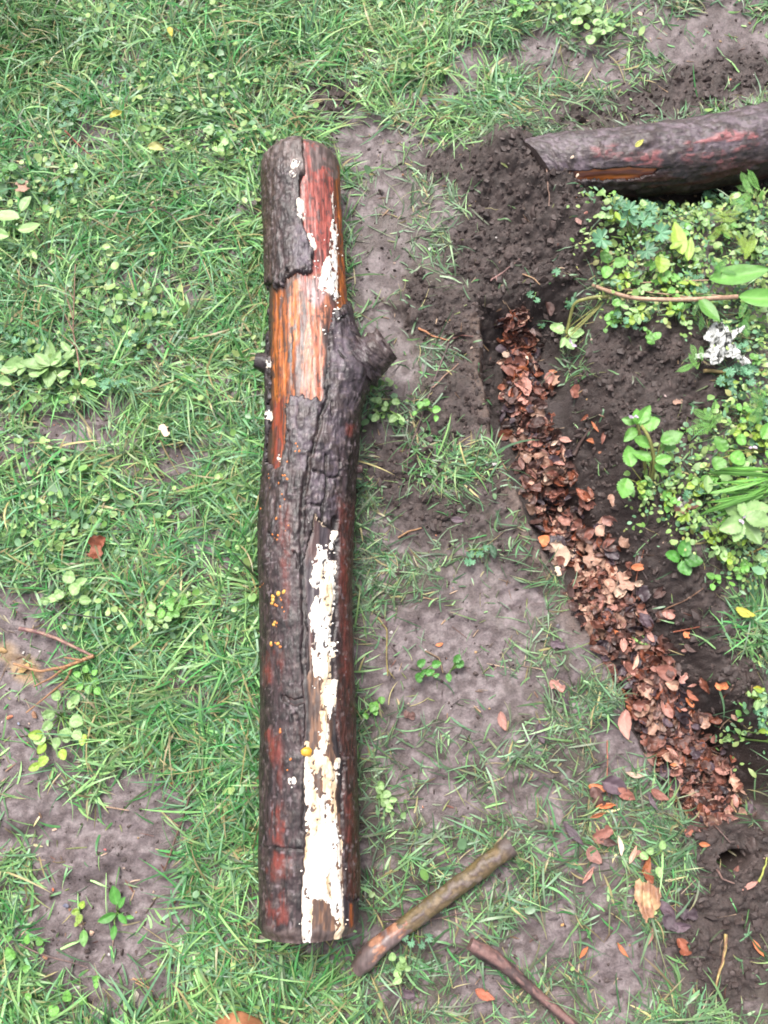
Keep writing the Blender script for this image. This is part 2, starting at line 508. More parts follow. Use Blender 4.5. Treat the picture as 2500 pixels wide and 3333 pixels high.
def ring_surface(q, rad):                          # rad: (n, m) radii; angle 0 = up, + = to the right of the axis direction
    n, m = rad.shape
    th = np.linspace(-math.pi, math.pi, m, endpoint=False)[None, :]
    T = np.gradient(q[:, :3], axis=0)
    T /= np.linalg.norm(T, axis=1)[:, None]
    S = np.cross(T, (0, 0, 1.0))
    S /= np.linalg.norm(S, axis=1)[:, None]
    U = np.cross(S, T)
    return q[:, None, :3] + S[:, None, :] * (rad * np.sin(th))[..., None] + U[:, None, :] * (rad * np.cos(th))[..., None]


def cap(ring, outward, depth=0.0):                 # a disc of rings closing one end
    c = ring.mean(0)
    rs = [ring * f + c * (1 - f) + np.array(outward) * (depth * (1 - f ** 2)) for f in np.linspace(1, 0.02, 14)]
    return np.concatenate(rs), grid_faces(14, len(ring), True)


def shell(name, V, keep, mat, col, parent, grid):  # the kept faces of a surface, as their own mesh
    n, m = grid
    F = grid_faces(n, m, True)
    k = keep.reshape(-1)
    F = F[(k[F].sum(1) >= 3)]
    used = np.unique(F)
    mp = np.full(n * m, -1)
    mp[used] = np.arange(len(used))
    return link(name, mesh_np(name, V.reshape(-1, 3)[used], mp[F], mat, col.reshape(-1, 3)[used]), parent)


NL, ML = 800, 300
ax, at_ = log_frame([(985, 524, 126), (987, 600, 127), (992, 700, 127), (1000, 900, 130), (1006, 1050, 136), (1012, 1200, 146), (1016, 1330, 148), (1012, 1480, 148),
                     (998, 1650, 148), (996, 1800, 149), (996, 2000, 150), (1002, 2300, 153), (1006, 2600, 160), (1008, 2900, 166), (1008, 3030, 168)], 0.068, NL)
ax[:, 2] = 0.066
th = np.linspace(-math.pi, math.pi, ML, endpoint=False)[None, :]
A, T_ = np.broadcast_to(at_[:, None], (NL, ML)), np.broadcast_to(th, (NL, ML))
base = ax[:, 3][:, None] * np.ones((1, ML))
S_ = T_ * 0.07                                      # arc length across the log
# the axis runs from the far end towards the viewer, so + angles lie to the photo's left: flip
V0 = ring_surface(ax, base)
LX, LY = to_px(V0[..., 0], V0[..., 1], V0[..., 2])
FLS = 1.0 if to_px(*V0[NL // 2, int(ML * .75)])[0] > to_px(*V0[NL // 2, ML // 2])[0] else -1.0   # which turn is the right-hand side
gr = fbm(A * 14, S_ * 160, 61)                       # long grain
gf = fbm(A * 60, S_ * 420, 62)
gb = fbm(A * 90, S_ * 110, 63)                       # lumpy
gl = fbm(A * 28, S_ * 30, 64)
ge = fbm(A * 30 + 4, S_ * 55, 65)
wX = LX + 16 * (gr - .5) + 14 * (gb - .5)
wY = LY + 22 * (gr - .5) + 26 * (gb - .5) + 60 * (ge - .5)
bare_top = poly_sd(wX, wY, [(985, 430), (1000, 560), (978, 610), (978, 650), (985, 715), (1008, 765), (1024, 815), (1022, 850), (1010, 884), (955, 882), (915, 922), (880, 938),
                            (860, 930), (868, 1000), (872, 1300), (866, 1512), (905, 1512), (932, 1400), (928, 1340), (940, 1282), (1052, 1284), (1062, 1180), (1068, 1060), (1085, 1000), (1120, 985), (1170, 990), (1170, 420)])
bare_strip = poly_sd(wX, wY, [(1035, 1690), (1065, 1705), (1086, 1730), (1086, 1990), (1080, 2200), (1092, 2260), (1082, 2420), (1106, 2500), (1108, 2640), (1118, 2800), (1124, 3090), (985, 3090),
                              (985, 2880), (1000, 2700), (996, 2500), (1015, 2400), (1008, 2200), (1002, 1950), (990, 1850), (1010, 1760)])
bare_corner = poly_sd(wX, wY, [(1122, 2930), (1200, 2922), (1200, 3100), (1122, 3100)])
bare = np.maximum(np.maximum(bare_top, bare_strip), bare_corner)
end_r = 1 - 0.10 * smooth(0.014, 0, A) - 0.09 * smooth(0.014, 0, at_[-1] - A)
fl_y = (LY - 1200) / 100
bulge = 0.024 * np.exp(-np.abs(fl_y) ** 1.7) * np.exp(-((T_ - FLS * 1.25) / .5) ** 2) + 0.006 * np.exp(-((LY - 1190) / 130) ** 2) * smooth(1040, 1150, LX)
core_r = base * end_r - 0.0035 + 0.0035 * (gr - .5) + 0.0016 * (gb - .5) + bulge
# ---- wood colours
wc = mix(C(150, 80, 66), C(112, 62, 54), smooth(.4, .65, gr))
red = mix(C(200, 104, 90), C(168, 76, 66), smooth(.35, .65, gf))
wc = mix(wc, red, smooth(-4, 6, poly_sd(wX, wY, [(978, 420), (1095, 420), (1092, 700), (1060, 900), (985, 900), (960, 700)])))
ora = mix(C(214, 122, 48), C(150, 72, 28), smooth(.36, .66, gf * .5 + gr * .5))
wc = mix(wc, ora, smooth(-4, 8, poly_sd(wX, wY, [(1086, 500), (1098, 700), (1098, 1000), (1150, 1010), (1140, 500)])))
wc = mix(wc, ora, smooth(-4, 8, poly_sd(wX, wY, [(868, 930), (960, 880), (985, 960), (972, 1090), (965, 1290), (930, 1400), (905, 1520), (868, 1520)])))
pink = mix(C(214, 136, 98), C(186, 104, 76), smooth(.4, .65, gf))
wc = mix(wc, pink, smooth(-3, 10, poly_sd(wX, wY, [(985, 890), (1070, 870), (1085, 1000), (1060, 1180), (1050, 1290), (968, 1290), (975, 1120), (992, 1000)])))
wc = mix(wc, C(190, 165, 170), .7 * smooth(-10, 20, poly_sd(wX, wY, [(985, 900), (1060, 880), (1080, 980), (1040, 1000), (990, 960)])))
wc = mix(wc, C(158, 58, 40), .85 * smooth(-5, 8, poly_sd(wX, wY, [(882, 1300), (925, 1290), (918, 1430), (900, 1515), (880, 1515)])))
dk = C(62, 42, 40)
for pl, w_, k_ in (([(976, 940), (992, 1020), (978, 1120), (968, 1280)], 9, .75), ([(946, 1065), (944, 1110), (938, 1165)], 6, .95), ([(915, 960), (912, 1040), (920, 1075)], 5, .7),
                   ([(880, 930), (930, 920), (960, 900)], 16, .8), ([(925, 905), (935, 960)], 8, .8), ([(1108, 700), (1110, 860), (1100, 980)], 5, .6), ([(950, 1230), (935, 1275)], 8, .6)):
    d_, _, _ = line_d(wX, wY, pl)
    wc = mix(wc, dk, k_ * (1 - smooth(w_ * .5, w_ * 1.3, d_)))
wc = wc * (.80 + .40 * fbm(A * 170, S_ * 320, 87))[..., None]
wc = mix(wc, C(70, 52, 48), .75 * smooth(.66, .73, fbm(A * 110, S_ * 190, 92)))
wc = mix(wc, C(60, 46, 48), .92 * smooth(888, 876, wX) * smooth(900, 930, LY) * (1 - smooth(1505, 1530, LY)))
wc = mix(wc, C(60, 48, 46), .7 * smooth(.62, .70, vn(A * 40, S_ * 520, 88)) * (LY < 1600))
wc = mix(wc, C(96, 84, 96), .8 * smooth(.55, .68, gl) * smooth(560, 600, LY) * (1 - smooth(720, 900, LY)) * smooth(.4, .5, gf))
# bare strip lower down: dark stained sapwood, browner at the near end
st_c = mix(C(78, 66, 72), C(104, 74, 70), smooth(.4, .65, gr))
wc = mix(wc, st_c, smooth(-20, 0, bare_strip) * (LY > 1500))
wc = mix(wc, mix(C(166, 122, 92), C(108, 84, 72), smooth(.35, .62, gf)), smooth(2080, 2160, LY) * smooth(-14, 2, bare_strip) * .8)
wc = mix(wc, C(66, 54, 62), smooth(-14, 4, bare_corner))
wc = mix(wc, C(176, 92, 46), smooth(0, 8, poly_sd(wX, wY, [(1142, 2930), (1160, 2930), (1162, 3030), (1144, 3030)])))
# mud smeared over both ends
mudn = fbm(A * 70 + 3, S_ * 52, 66) + .35 * (gb - .5)
mud_c = mix(C(124, 106, 102), C(92, 76, 72), smooth(.35, .65, gb))
m_top = smooth(.0, .16, mudn - .16 - .62 * smooth(480, 650, LY)) * (1 - smooth(650, 700, LY))
m_bot = smooth(.0, .14, mudn - .95 + .75 * smooth(2960, 3060, LY))
wc = mix(wc, mud_c, .95 * m_top * (1 - .9 * smooth(0, 10, poly_sd(wX, wY, [(986, 455), (1010, 455), (1040, 640), (995, 640)]))))
wc = mix(wc, mud_c, .9 * m_bot)
wc = mix(wc, mud_c, .55 * smooth(.66, .74, mudn) * (LY < 900))
log = empty('fallen_log', (float(ax[NL // 2, 0]), float(ax[NL // 2, 1]), 0))
inv = np.array(log.location)
tag(log, 'long wet log lying on the grass, bark partly peeled, white fungus down its middle', 'log')
Vc = ring_surface(ax, core_r) - inv
for ring, out in ((Vc[0], (0, 1, 0)), (Vc[-1], (0, -1, 0))):
    v, f = cap(ring, out, 0.004)
    rr = np.hypot(*(v - ring.mean(0))[:, ::2].T)
    cc = mix(C(150, 118, 92), C(98, 76, 64), smooth(.3, .7, .5 + .5 * np.sin(rr * 1400 + 3 * vn(v[:, 0] * 60, v[:, 2] * 60, 3))))
    cc = mix(cc, C(92, 76, 72), smooth(.4, .6, fbm(v[:, 0] * 40, v[:, 2] * 40, 5)))
    link('cut_face', mesh_np('cut_face', v, f, M['soil'], cc), log)

# ---- bark shell
groove = np.zeros((NL, ML))
for pl, w_, k_ in (([(1072, 1000), (1062, 1100), (1062, 1200), (1068, 1300), (1044, 1350), (1040, 1390), (1024, 1440), (1008, 1500), (1000, 1560), (990, 1620), (984, 1680)], 9, 1), ([(1090, 1010), (1098, 1050), (1120, 1030)], 5, .8),
                   ([(1078, 1310), (1078, 1350)], 5, .8), ([(1060, 1480), (1058, 1540), (1064, 1600), (1050, 1640), (1045, 1700)], 5, .9), ([(1020, 1532), (1060, 1540)], 4, .8), ([(1065, 1550), (1100, 1552), (1105, 1500)], 4, .8),
                   ([(1012, 1640), (1046, 1646)], 4, .9), ([(984, 1680), (985, 1850), (990, 2000), (988, 2150), (1002, 2300), (1000, 2480), (994, 2600), (990, 2700)], 10, .8), ([(1088, 1690), (1090, 1850), (1092, 1990), (1080, 2080), (1080, 2250), (1092, 2400), (1112, 2480), (1108, 2640)], 11, 1),
                   ([(880, 1735), (884, 1760), (878, 1810)], 5, .9), ([(962, 1800), (970, 1850)], 5, .6), ([(920, 2270), (960, 2290), (985, 2280)], 10, .8), ([(850, 2755), (990, 2765)], 3, .5), ([(960, 2330), (970, 2420)], 12, .5)):
    d_, _, _ = line_d(LX + 14 * (gb - .5), LY + 10 * (gb - .5), pl)
    groove = np.maximum(groove, k_ * (1 - smooth(w_ * .4, w_ * 1.25, d_)))
wb, ib_ = worley(A * 34 + 2.2 * gl + 1.5 * gr, S_ * 80 + 1.6 * gl, 71)
flake = smooth(.1, .55, wb)
bk = smooth(2, -7, bare)                            # 1 where bark sits
thick = 0.0095 - 0.0030 * smooth(1700, 2000, LY) + 0.002 * smooth(960, 900, LY)
bark_r = base * end_r - 0.006 + bulge + bk * (thick + (1 - .5 * smooth(1650, 1900, LY)) * (0.0045 * (gb - .5) + 0.003 * (gf - .5) - 0.0008 * flake) + 0.003 * (gl - .5)) - groove * 0.0055
bark_r += 0.004 * np.exp(-((LX - 880) / 40) ** 2) * np.exp(-((LY - 1830) / 90) ** 2)
bc = mix(C(80, 62, 64), C(46, 34, 35), smooth(.36, .64, gb * .5 + gf * .5))
bc = mix(bc, mix(C(112, 98, 108), C(74, 62, 68), smooth(.35, .6, gb)), .85 * smooth(-15, 30, poly_sd(wX, wY, [(930, 1290), (1060, 1000), (1150, 1000), (1150, 1300), (1110, 1500), (1105, 1700), (1000, 1680), (960, 1500)])))  # lilac-grey sky reflection on the wet middle bark, painted into its colour
bc = mix(bc, mix(C(88, 66, 56), C(66, 48, 42), smooth(.4, .6, gf)), .8 * smooth(930, 880, LX) * smooth(1000, 920, LY))
bc = mix(bc, C(124, 110, 122), .7 * smooth(-20, 20, poly_sd(wX, wY, [(965, 720), (1022, 740), (1020, 870), (960, 890), (955, 800)])))  # same lilac sky sheen painted on the upper bark plate
rs = mix(C(104, 60, 50), C(64, 42, 38), smooth(.4, .6, gf))
bc = mix(bc, rs, .8 * smooth(1088, 1112, wX) * smooth(1580, 1680, LY))
rd = C(142, 68, 58)
for pg, k_ in (([(905, 1640), (950, 1640), (960, 1800), (940, 2050), (915, 2000), (915, 1760)], .55), ([(890, 2600), (930, 2600), (950, 2720), (930, 2760), (880, 2740), (870, 2690)], 1.0), ([(900, 2770), (960, 2770), (950, 2860), (880, 2880), (865, 2850)], .85),
               ([(870, 2910), (935, 2900), (945, 3010), (870, 3010)], .85), ([(860, 2380), (920, 2370), (930, 2500), (915, 2580), (870, 2440)], .8), ([(850, 2130), (930, 2120), (920, 2250), (860, 2230)], .65),
               ([(1120, 2580), (1150, 2580), (1160, 2900), (1135, 2900)], .7), ([(1120, 1380), (1150, 1385), (1140, 1430), (1120, 1420)], .9), ([(955, 2360), (985, 2350), (990, 2440), (975, 2440)], .8), ([(1090, 1620), (1130, 1620), (1150, 2000), (1140, 2300), (1105, 2200)], .5)):
    bc = mix(bc, rd * 1.0, k_ * smooth(-6, 14, poly_sd(wX, wY, pg)) * smooth(.40, .58, .35 * gr + .35 * gl + .3 * gb + .25 * (gf - .5)))
bc = mix(bc, C(40, 30, 31), np.clip(groove * 1.1, 0, 1))
bc = mix(bc, C(46, 36, 38), .8 * smooth(-20, -2, bare) * smooth(2, -4, bare) * (bare < 2))
bc = bc * (.57 + .34 * smooth(.2, .6, flake) + .22 * (fbm(A * 160, S_ * 120, 89) - .5))[..., None]
bc = mix(bc, C(150, 132, 128), .35 * smooth(.66, .74, fbm(A * 130, S_ * 150, 90)))
bc = mix(bc, mud_c, .95 * m_top)
bc = mix(bc, mud_c, .85 * m_bot)
bc = mix(bc, mud_c * .8, .5 * smooth(.60, .72, mudn))
bc = mix(bc, C(150, 134, 138), .5 * smooth(.84, .90, vn(A * 210, S_ * 210, 77)))
Vb = ring_surface(ax, bark_r) - inv
shell('bark', Vb, bark_r > core_r - 0.0012, M['bark'], bc, log, (NL, ML))

wc = mix(wc, C(40, 30, 31), np.clip(groove * 1.2, 0, 1) * smooth(30, -5, bare))
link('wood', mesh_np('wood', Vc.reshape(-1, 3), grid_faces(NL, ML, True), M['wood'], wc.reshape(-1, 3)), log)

# ---- white crust
fs = poly_sd(wX, wY, [(1048, 1792), (1066, 1796), (1072, 1826), (1090, 1840), (1086, 1960), (1074, 2000), (1074, 2200), (1098, 2226), (1092, 2280), (1066, 2340), (1072, 2420), (1050, 2450), (1074, 2486), (1098, 2510), (1090, 2600), (1098, 2690),
                      (1112, 2740), (1112, 2860), (1122, 2990), (1124, 3078), (1108, 3078), (1092, 2980), (1070, 2930), (1020, 2935), (1014, 3000), (1010, 3070), (988, 3070), (986, 2900), (1000, 2740), (1000, 2570), (1008, 2470),
                      (1030, 2420), (1052, 2370), (1046, 2270), (1030, 2240), (1022, 2150), (1026, 2080), (1010, 2000), (1030, 1960), (1040, 1900), (1010, 1880), (1026, 1850)])
fs = np.maximum(fs, poly_sd(wX, wY, [(1068, 840), (1096, 820), (1098, 950), (1070, 960), (1040, 920)]))
fs = np.maximum(fs, poly_sd(wX, wY, [(1086, 740), (1096, 730), (1098, 810), (1084, 810)]))
fs = np.maximum(fs, poly_sd(wX, wY, [(1082, 640), (1094, 630), (1096, 710), (1086, 710)]) - 9)
for pl, w_ in (([(978, 655), (980, 705)], 5), ([(1010, 765), (1022, 800)], 6), ([(966, 530), (960, 545)], 6), ([(955, 568), (956, 572)], 4), ([(1000, 2420), (998, 2560)], 3), ([(1150, 1150), (1156, 1185)], 6), ([(873, 1345), (874, 1358)], 3), ([(868, 1180), (867, 1188)], 3),
               ([(1088, 1735), (1084, 1780)], 4), ([(1085, 2100), (1083, 2130)], 5), ([(1105, 2475), (1100, 2500)], 4), ([(905, 1490), (906, 1492)], 3), ([(951, 2540), (951, 2543)], 8)):
    d_, _, _ = line_d(LX, LY, pl)
    fs = np.maximum(fs, w_ - d_)
for pg in ([(1008, 2200), (1062, 2206), (1058, 2330), (1010, 2330)], [(1000, 2340), (1052, 2336), (1046, 2424), (1000, 2436)], [(1012, 2512), (1060, 2500), (1064, 2600), (1046, 2624), (1012, 2570)], [(1012, 1886), (1052, 1890), (1052, 1934), (1012, 1944)],
           [(1062, 2590), (1088, 2606), (1094, 2700), (1076, 2690)], [(1020, 2960), (1086, 2950), (1106, 3090), (1014, 3090)], [(1012, 2070), (1040, 2080), (1038, 2130), (1008, 2130)], [(1060, 2840), (1082, 2836), (1084, 2920), (1066, 2910)]):
    fs = np.minimum(fs, 4 - poly_sd(wX, wY, pg))
hole = fbm(A * 62, S_ * 170, 81)
sp_d, sp_i = worley(A * 150, S_ * 150, 82)           # scattered dots round the crust
dots = (sp_i > .86) * (.30 - sp_d) * 34
reg = np.maximum(np.maximum(smooth(-22, -4, fs), .8 * smooth(-26, 0, poly_sd(wX, wY, [(1000, 800), (1100, 790), (1098, 1020), (1060, 1090), (1010, 900)]))), .9 * smooth(-10, 10, poly_sd(wX, wY, [(1010, 1650), (1075, 1690), (1080, 1800), (1020, 1800), (1005, 1720)])))
reg = np.maximum(reg, .75 * smooth(-10, 10, poly_sd(wX, wY, [(1000, 2450), (1010, 2450), (1010, 2780), (995, 2780)])))
fld = np.maximum(fs - 36 * smooth(.51, .61, hole) - 5 * (fbm(A * 190, S_ * 200, 86) - .45), dots + 6 * reg - 5.5)
fm = smooth(-1.5, 3.0, fld)
lump, _ = worley(A * 170, S_ * 170, 83)
surf_r = np.where(bark_r > core_r - .0012, np.maximum(bark_r, core_r), core_r)
fun_r = surf_r - 0.0012 + fm * (0.0022 + 0.0020 * (1 - np.clip(lump, 0, 1)) + 0.0010 * (gb - .5))
fc = mix(np.array((.80, .79, .76)), C(240, 205, 150) * 1.2, .75 * smooth(.52, .64, fbm(A * 24, S_ * 70, 84)) * smooth(1780, 1900, LY) + .0 * fm)
fc = mix(fc, C(226, 190, 150), .85 * (1 - smooth(0.15, 0.75, fm)))
fc = fc * (.84 + .26 * fbm(A * 120, S_ * 140, 85))[..., None]
fc = mix(fc, C(214, 165, 70), .85 * smooth(0, 10, poly_sd(wX, wY, [(984, 2900), (1000, 2905), (1000, 2930), (988, 2945)])) + .7 * smooth(0, 16, poly_sd(wX, wY, [(1050, 2830), (1080, 2830), (1090, 2940), (1060, 2920)])))
shell('fungus_crust', ring_surface(ax, fun_r) - inv, fm > .12, M['fungus'], np.clip(fc, 0, .88), log, (NL, ML))


def on_log(X, Y):                                   # nearest upward-facing surface sample that shows at photo point X, Y
    d = np.hypot(LX - X, LY - Y) + np.where(np.cos(T_) < 0, 900, 0)
    k = np.unravel_index(np.argmin(d), d.shape)
    r = surf_r[k]
    T3 = ax[min(k[0] + 1, NL - 1), :3] - ax[max(k[0] - 1, 0), :3]
    T3 /= np.linalg.norm(T3)
    S3 = np.cross(T3, (0, 0, 1.0)); S3 /= np.linalg.norm(S3)
    U3 = np.cross(S3, T3)
    a = T_[k]
    nrm = S3 * math.sin(a) + U3 * math.cos(a)
    return ax[k[0], :3] + nrm * r, nrm


def lumpy_disc(name, rad, hgt, col, seed, mat):     # small cup or button
    nr, na = 5, 14
    rng = np.random.default_rng(seed)
    V, F = [], []
    for i in range(nr):
        f = i / (nr - 1)
        for j in range(na):
            a = 2 * math.pi * j / na
            rr = rad * (0.05 + .95 * f) * (1 + .13 * math.sin(2 * a + seed) + .06 * rng.normal())
            V.append((rr * math.cos(a), rr * math.sin(a), hgt * (1 - f ** 3) + hgt * .25 * f * (1 - f)))
    V = np.array(V)
    return mesh_np(name, V, grid_faces(nr, na, True)[:, ::-1], mat, np.tile(col, (len(V), 1)) * (1 + .1 * rng.normal(size=(len(V), 1))))


cups = [(966, 1445, 4), (970, 1456, 5), (975, 1472, 5), (963, 1470, 4), (937, 1505, 5), (930, 1550, 6), (937, 1560, 6), (925, 1548, 4), (912, 1573, 5), (880, 1545, 3), (881, 1556, 4), (884, 1590, 3), (920, 1608, 4), (928, 1625, 4), (917, 1650, 5),
        (904, 1688, 5), (941, 1712, 4), (932, 1728, 3), (895, 1742, 5), (911, 1746, 5), (900, 1753, 3), (909, 1757, 4), (852, 1910, 4), (858, 1903, 3), (863, 1898, 3), (889, 1941, 8), (890, 1953, 9), (908, 1933, 9), (924, 1926, 8), (886, 1965, 7), (896, 1968, 6), (903, 1971, 5),
        (916, 1953, 5), (914, 1947, 3), (920, 1976, 4), (924, 1989, 4), (895, 2024, 7), (891, 2034, 7), (904, 2027, 5), (900, 2040, 3), (882, 2095, 8), (884, 2102, 5), (904, 2094, 7), (911, 2106, 6), (897, 2092, 4), (911, 2382, 6), (911, 2376, 5), (945, 2472, 5), (937, 2507, 4), (853, 1655, 5), (850, 1660, 4)]
for i, (X, Y, r) in enumerate(cups):
    p, nrm = on_log(X, Y)
    big = r >= 7
    c = C(244, 190, 90) if big else C(236, 138, 62)
    rad = r / FPX * 1.16
    o = link('cup_fungus', lumpy_disc('cup_fungus', rad, rad * .7, c, i, M['cup']), log, Vector(p - inv - nrm * 0.0008))
    o.rotation_euler = Vector(nrm).to_track_quat('Z', 'Y').to_euler()
p, nrm = on_log(995, 2447)
o = link('jelly_fungus', lumpy_disc('jelly_fungus', 0.0078, 0.005, C(252, 190, 60), 99, M['cup']), log, Vector(p - inv))
o.rotation_euler = Vector(nrm).to_track_quat('Z', 'Y').to_euler()
o['label'] = 'bright yellow blob of jelly fungus'


def bumpy_tube(name, pts, radii, col_fn, mat, parent=None, off=None, m=28, amp=0.08, seed=0, sub=6, freq=60, close=True):
    P, Rr = np.asarray(pts, float), np.asarray(radii, float)
    L = np.concatenate([[0], np.cumsum(np.linalg.norm(P[1:] - P[:-1], axis=1))])
    n = max(6, int(len(P) * sub))
    t = np.linspace(0, L[-1], n)
    q = np.stack([np.interp(t, L, P[:, k]) for k in range(3)] + [np.interp(t, L, Rr)], -1)
    if n > 12:
        k = min(sub | 1, (n // 2) | 1)
        for c in range(4):
            q[:, c] = np.convolve(np.pad(q[:, c], k // 2, mode='reflect', reflect_type='odd'), np.ones(k) / k, 'valid')[:n]
    T = np.gradient(q[:, :3], axis=0)
    T /= np.linalg.norm(T, axis=1)[:, None] + 1e-9
    up = np.array((0, 0, 1.0)) if abs(T[:, 2]).max() < .95 else np.array((0.2, 1.0, 0.1))
    S = np.cross(T, up); S /= np.linalg.norm(S, axis=1)[:, None] + 1e-9
    U = np.cross(S, T)
    th = np.linspace(-math.pi, math.pi, m, endpoint=False)[None, :]
    rr0 = q[:, 3][:, None]
    AA, SS = np.broadcast_to(t[:, None], (n, m)), np.broadcast_to(np.sin(th), (n, m))
    CC = np.broadcast_to(np.cos(th), (n, m))
    nz = .5 * (fbm(AA * freq + 9, SS * 2.2 + CC * 1.3, seed) + fbm(AA * freq, CC * 2.2 - SS, seed + 3)) - .5
    rr = rr0 * (1 + 2 * amp * nz)
    Vv = q[:, None, :3] + S[:, None] * (rr * np.sin(th))[..., None] + U[:, None] * (rr * np.cos(th))[..., None]
    cc = col_fn(AA / L[-1], np.broadcast_to(th, (n, m)), nz, AA)
    V, F, Cc = Vv.reshape(-1, 3), [grid_faces(n, m, True)], cc.reshape(-1, 3)
    if close:
        for ring, rc, flip in ((Vv[0], cc[0], True), (Vv[-1], cc[-1], False)):
            b0 = len(V)
            ctr = ring.mean(0)
            V = np.concatenate([V, ring, ring * .55 + ctr * .45, ctr[None]])
            Cc = np.concatenate([Cc, rc, rc * .9, rc.mean(0)[None] * .9])
            j = np.arange(m)
            f4 = np.stack([b0 + j, b0 + (j + 1) % m, b0 + m + (j + 1) % m, b0 + m + j], -1)
            f3 = np.stack([b0 + m + j, b0 + m + (j + 1) % m, np.full(m, b0 + 2 * m)], -1)
            F += [f4, f3]
    if off is not None:
        V = V - np.asarray(off)
    return link(name, mesh_np(name, V, F, mat, np.clip(Cc, 0, .9)), parent)


def bark_col(a, b, k=.5):
    return lambda u, th, nz, AA: mix(np.asarray(a), np.asarray(b), smooth(-.12, .12, nz))


# branch stub on the right, small knots
sx, sy = ground_at(1100, 1225, .085)
ex, ey = ground_at(1262, 1118, .10)
s0, s1 = np.array((float(sx), float(sy), .075)), np.array((float(ex), float(ey), .098))
bumpy_tube('branch_stub', [s0, s0 * .7 + s1 * .3, s0 * .4 + s1 * .6, s0 * .1 + s1 * .9, s1], [.060, .048, .036, .029, .029],
           lambda u, th, nz, AA: mix(mix(C(86, 72, 76), C(44, 34, 35), smooth(-.1, .14, nz)), C(92, 77, 74), .8 * smooth(.55, .85, u + 1.5 * nz)), M['bark'], log, inv, m=90, amp=.34, seed=5, sub=30, freq=110)
kx, ky = ground_at(842, 1178, .07)
k0 = np.array((float(kx) + .03, float(ky) - .004, .07))
bumpy_tube('knot', [k0, k0 + (-.02, .002, 0), k0 + (-.036, .004, .002)], [.022, .017, .012], bark_col(C(70, 56, 58), C(44, 34, 36)), M['bark'], log, inv, m=30, amp=.25, seed=8, sub=10)
kx, ky = ground_at(1172, 1525, .06)
k0 = np.array((float(kx) - .022, float(ky), .055))
bumpy_tube('knot', [k0, k0 + (.014, 0, 0), k0 + (.026, 0, .002)], [.012, .009, .006], bark_col(C(128, 98, 96), C(80, 58, 58)), M['bark'], log, inv, m=24, amp=.25, seed=9, sub=10)
kx, ky = ground_at(1165, 1400, .06)
k0 = np.array((float(kx) - .03, float(ky), .06))
bumpy_tube('knot', [k0, k0 + (.014, 0, 0), k0 + (.022, 0, .0)], [.032, .024, .012], bark_col(C(100, 80, 80), C(62, 48, 48)), M['bark'], log, inv, m=30, amp=.25, seed=12, sub=10)

# ------------------------------------------------------------------ the half-buried log, top right
NB, MB_ = 560, 240
bx_, bt = log_frame([(1655, 540, 100), (1800, 540, 106), (2000, 530, 110), (2250, 504, 113), (2400, 476, 115), (2520, 450, 116), (2700, 408, 118), (2950, 345, 120)], 0.05, NB)
bx_[:, 2] = 0.046 - 0.012 * smooth(.36, .24, bx_[:, 0])
AB, TB = np.broadcast_to(bt[:, None], (NB, MB_)), np.broadcast_to(np.linspace(-math.pi, math.pi, MB_, endpoint=False)[None], (NB, MB_))
bb = bx_[:, 3][:, None] * np.ones((1, MB_))
SB = TB * .06
g1, g2, g3 = fbm(AB * 16, SB * 130, 161), fbm(AB * 70, SB * 90, 162), fbm(AB * 30, SB * 34, 163)


def oblique(V):                                     # the buried end is broken off at a slant
    side = np.clip((bx_[:, 1][:, None] - V[..., 1]) / bx_[:, 3][:, None], -1, 1) * .5 + .5
    V = V.copy()
    V[..., 0] += .085 * side * np.clip(1 - AB / .16, 0, 1)
    return V


W0 = oblique(ring_surface(bx_, bb))
QX, QY = to_px(W0[..., 0], W0[..., 1], W0[..., 2])
crack = poly_sd(QX + 40 * (g1 - .5), QY + 16 * (g2 - .5), [(1850, 560), (1960, 552), (2050, 545), (2130, 552), (2140, 568), (2060, 582), (1960, 586), (1860, 582)])
wcore = mix(C(214, 120, 46), C(128, 62, 34), smooth(.4, .62, g1))
bl = empty('buried_log', (float(bx_[NB // 2, 0]), float(bx_[NB // 2, 1]), 0))
binv = np.array(bl.location)
tag(bl, 'muddy half-buried log at the edge of the bed, soil heaped on its end', 'log')
core2 = bb - .007
link('wood', mesh_np('wood', (oblique(ring_surface(bx_, core2 + .003 * (g1 - .5))) - binv).reshape(-1, 3), grid_faces(NB, MB_, True), M['wood_cross'], wcore.reshape(-1, 3)), bl)
w2, _ = worley(AB * 60, SB * 60, 171)
br2 = bb + .005 * (g2 - .5) + .005 * (g3 - .5) + .003 * (g1 - .5) - .014 * smooth(-5, 5, crack)
lit_mud2 = mix(C(118, 102, 110), C(76, 63, 66), smooth(.35, .65, g2))
c2 = mix(C(58, 44, 44), C(36, 27, 27), smooth(.4, .6, g2))
relv = (QY - np.interp(QX, [1660, 1800, 2000, 2250, 2400, 2520, 2950], [540, 540, 530, 504, 476, 450, 345])) / 112.0   # -1 upper edge .. 1 lower edge
c2 = mix(c2, lit_mud2, smooth(.42, -.05, relv + .7 * (g3 - .5)))  # mud on top; the lit top and dark underside are painted in too
for pg, k_ in (([(2230, 470), (2380, 420), (2470, 440), (2480, 480), (2300, 500), (2240, 500)], 1), ([(2040, 510), (2150, 490), (2160, 540), (2060, 550)], 1), ([(1930, 480), (2020, 470), (2030, 510), (1940, 520)], .6), ([(2220, 500), (2320, 490), (2320, 520), (2230, 525)], .9), ([(2330, 510), (2390, 505), (2390, 535), (2340, 535)], .8)):
    c2 = mix(c2, C(176, 108, 108), .85 * k_ * smooth(-12, 10, poly_sd(QX + 50 * (g1 - .5), QY + 20 * (g2 - .5), pg)) * smooth(.42, .55, g1 * .6 + g2 * .4))
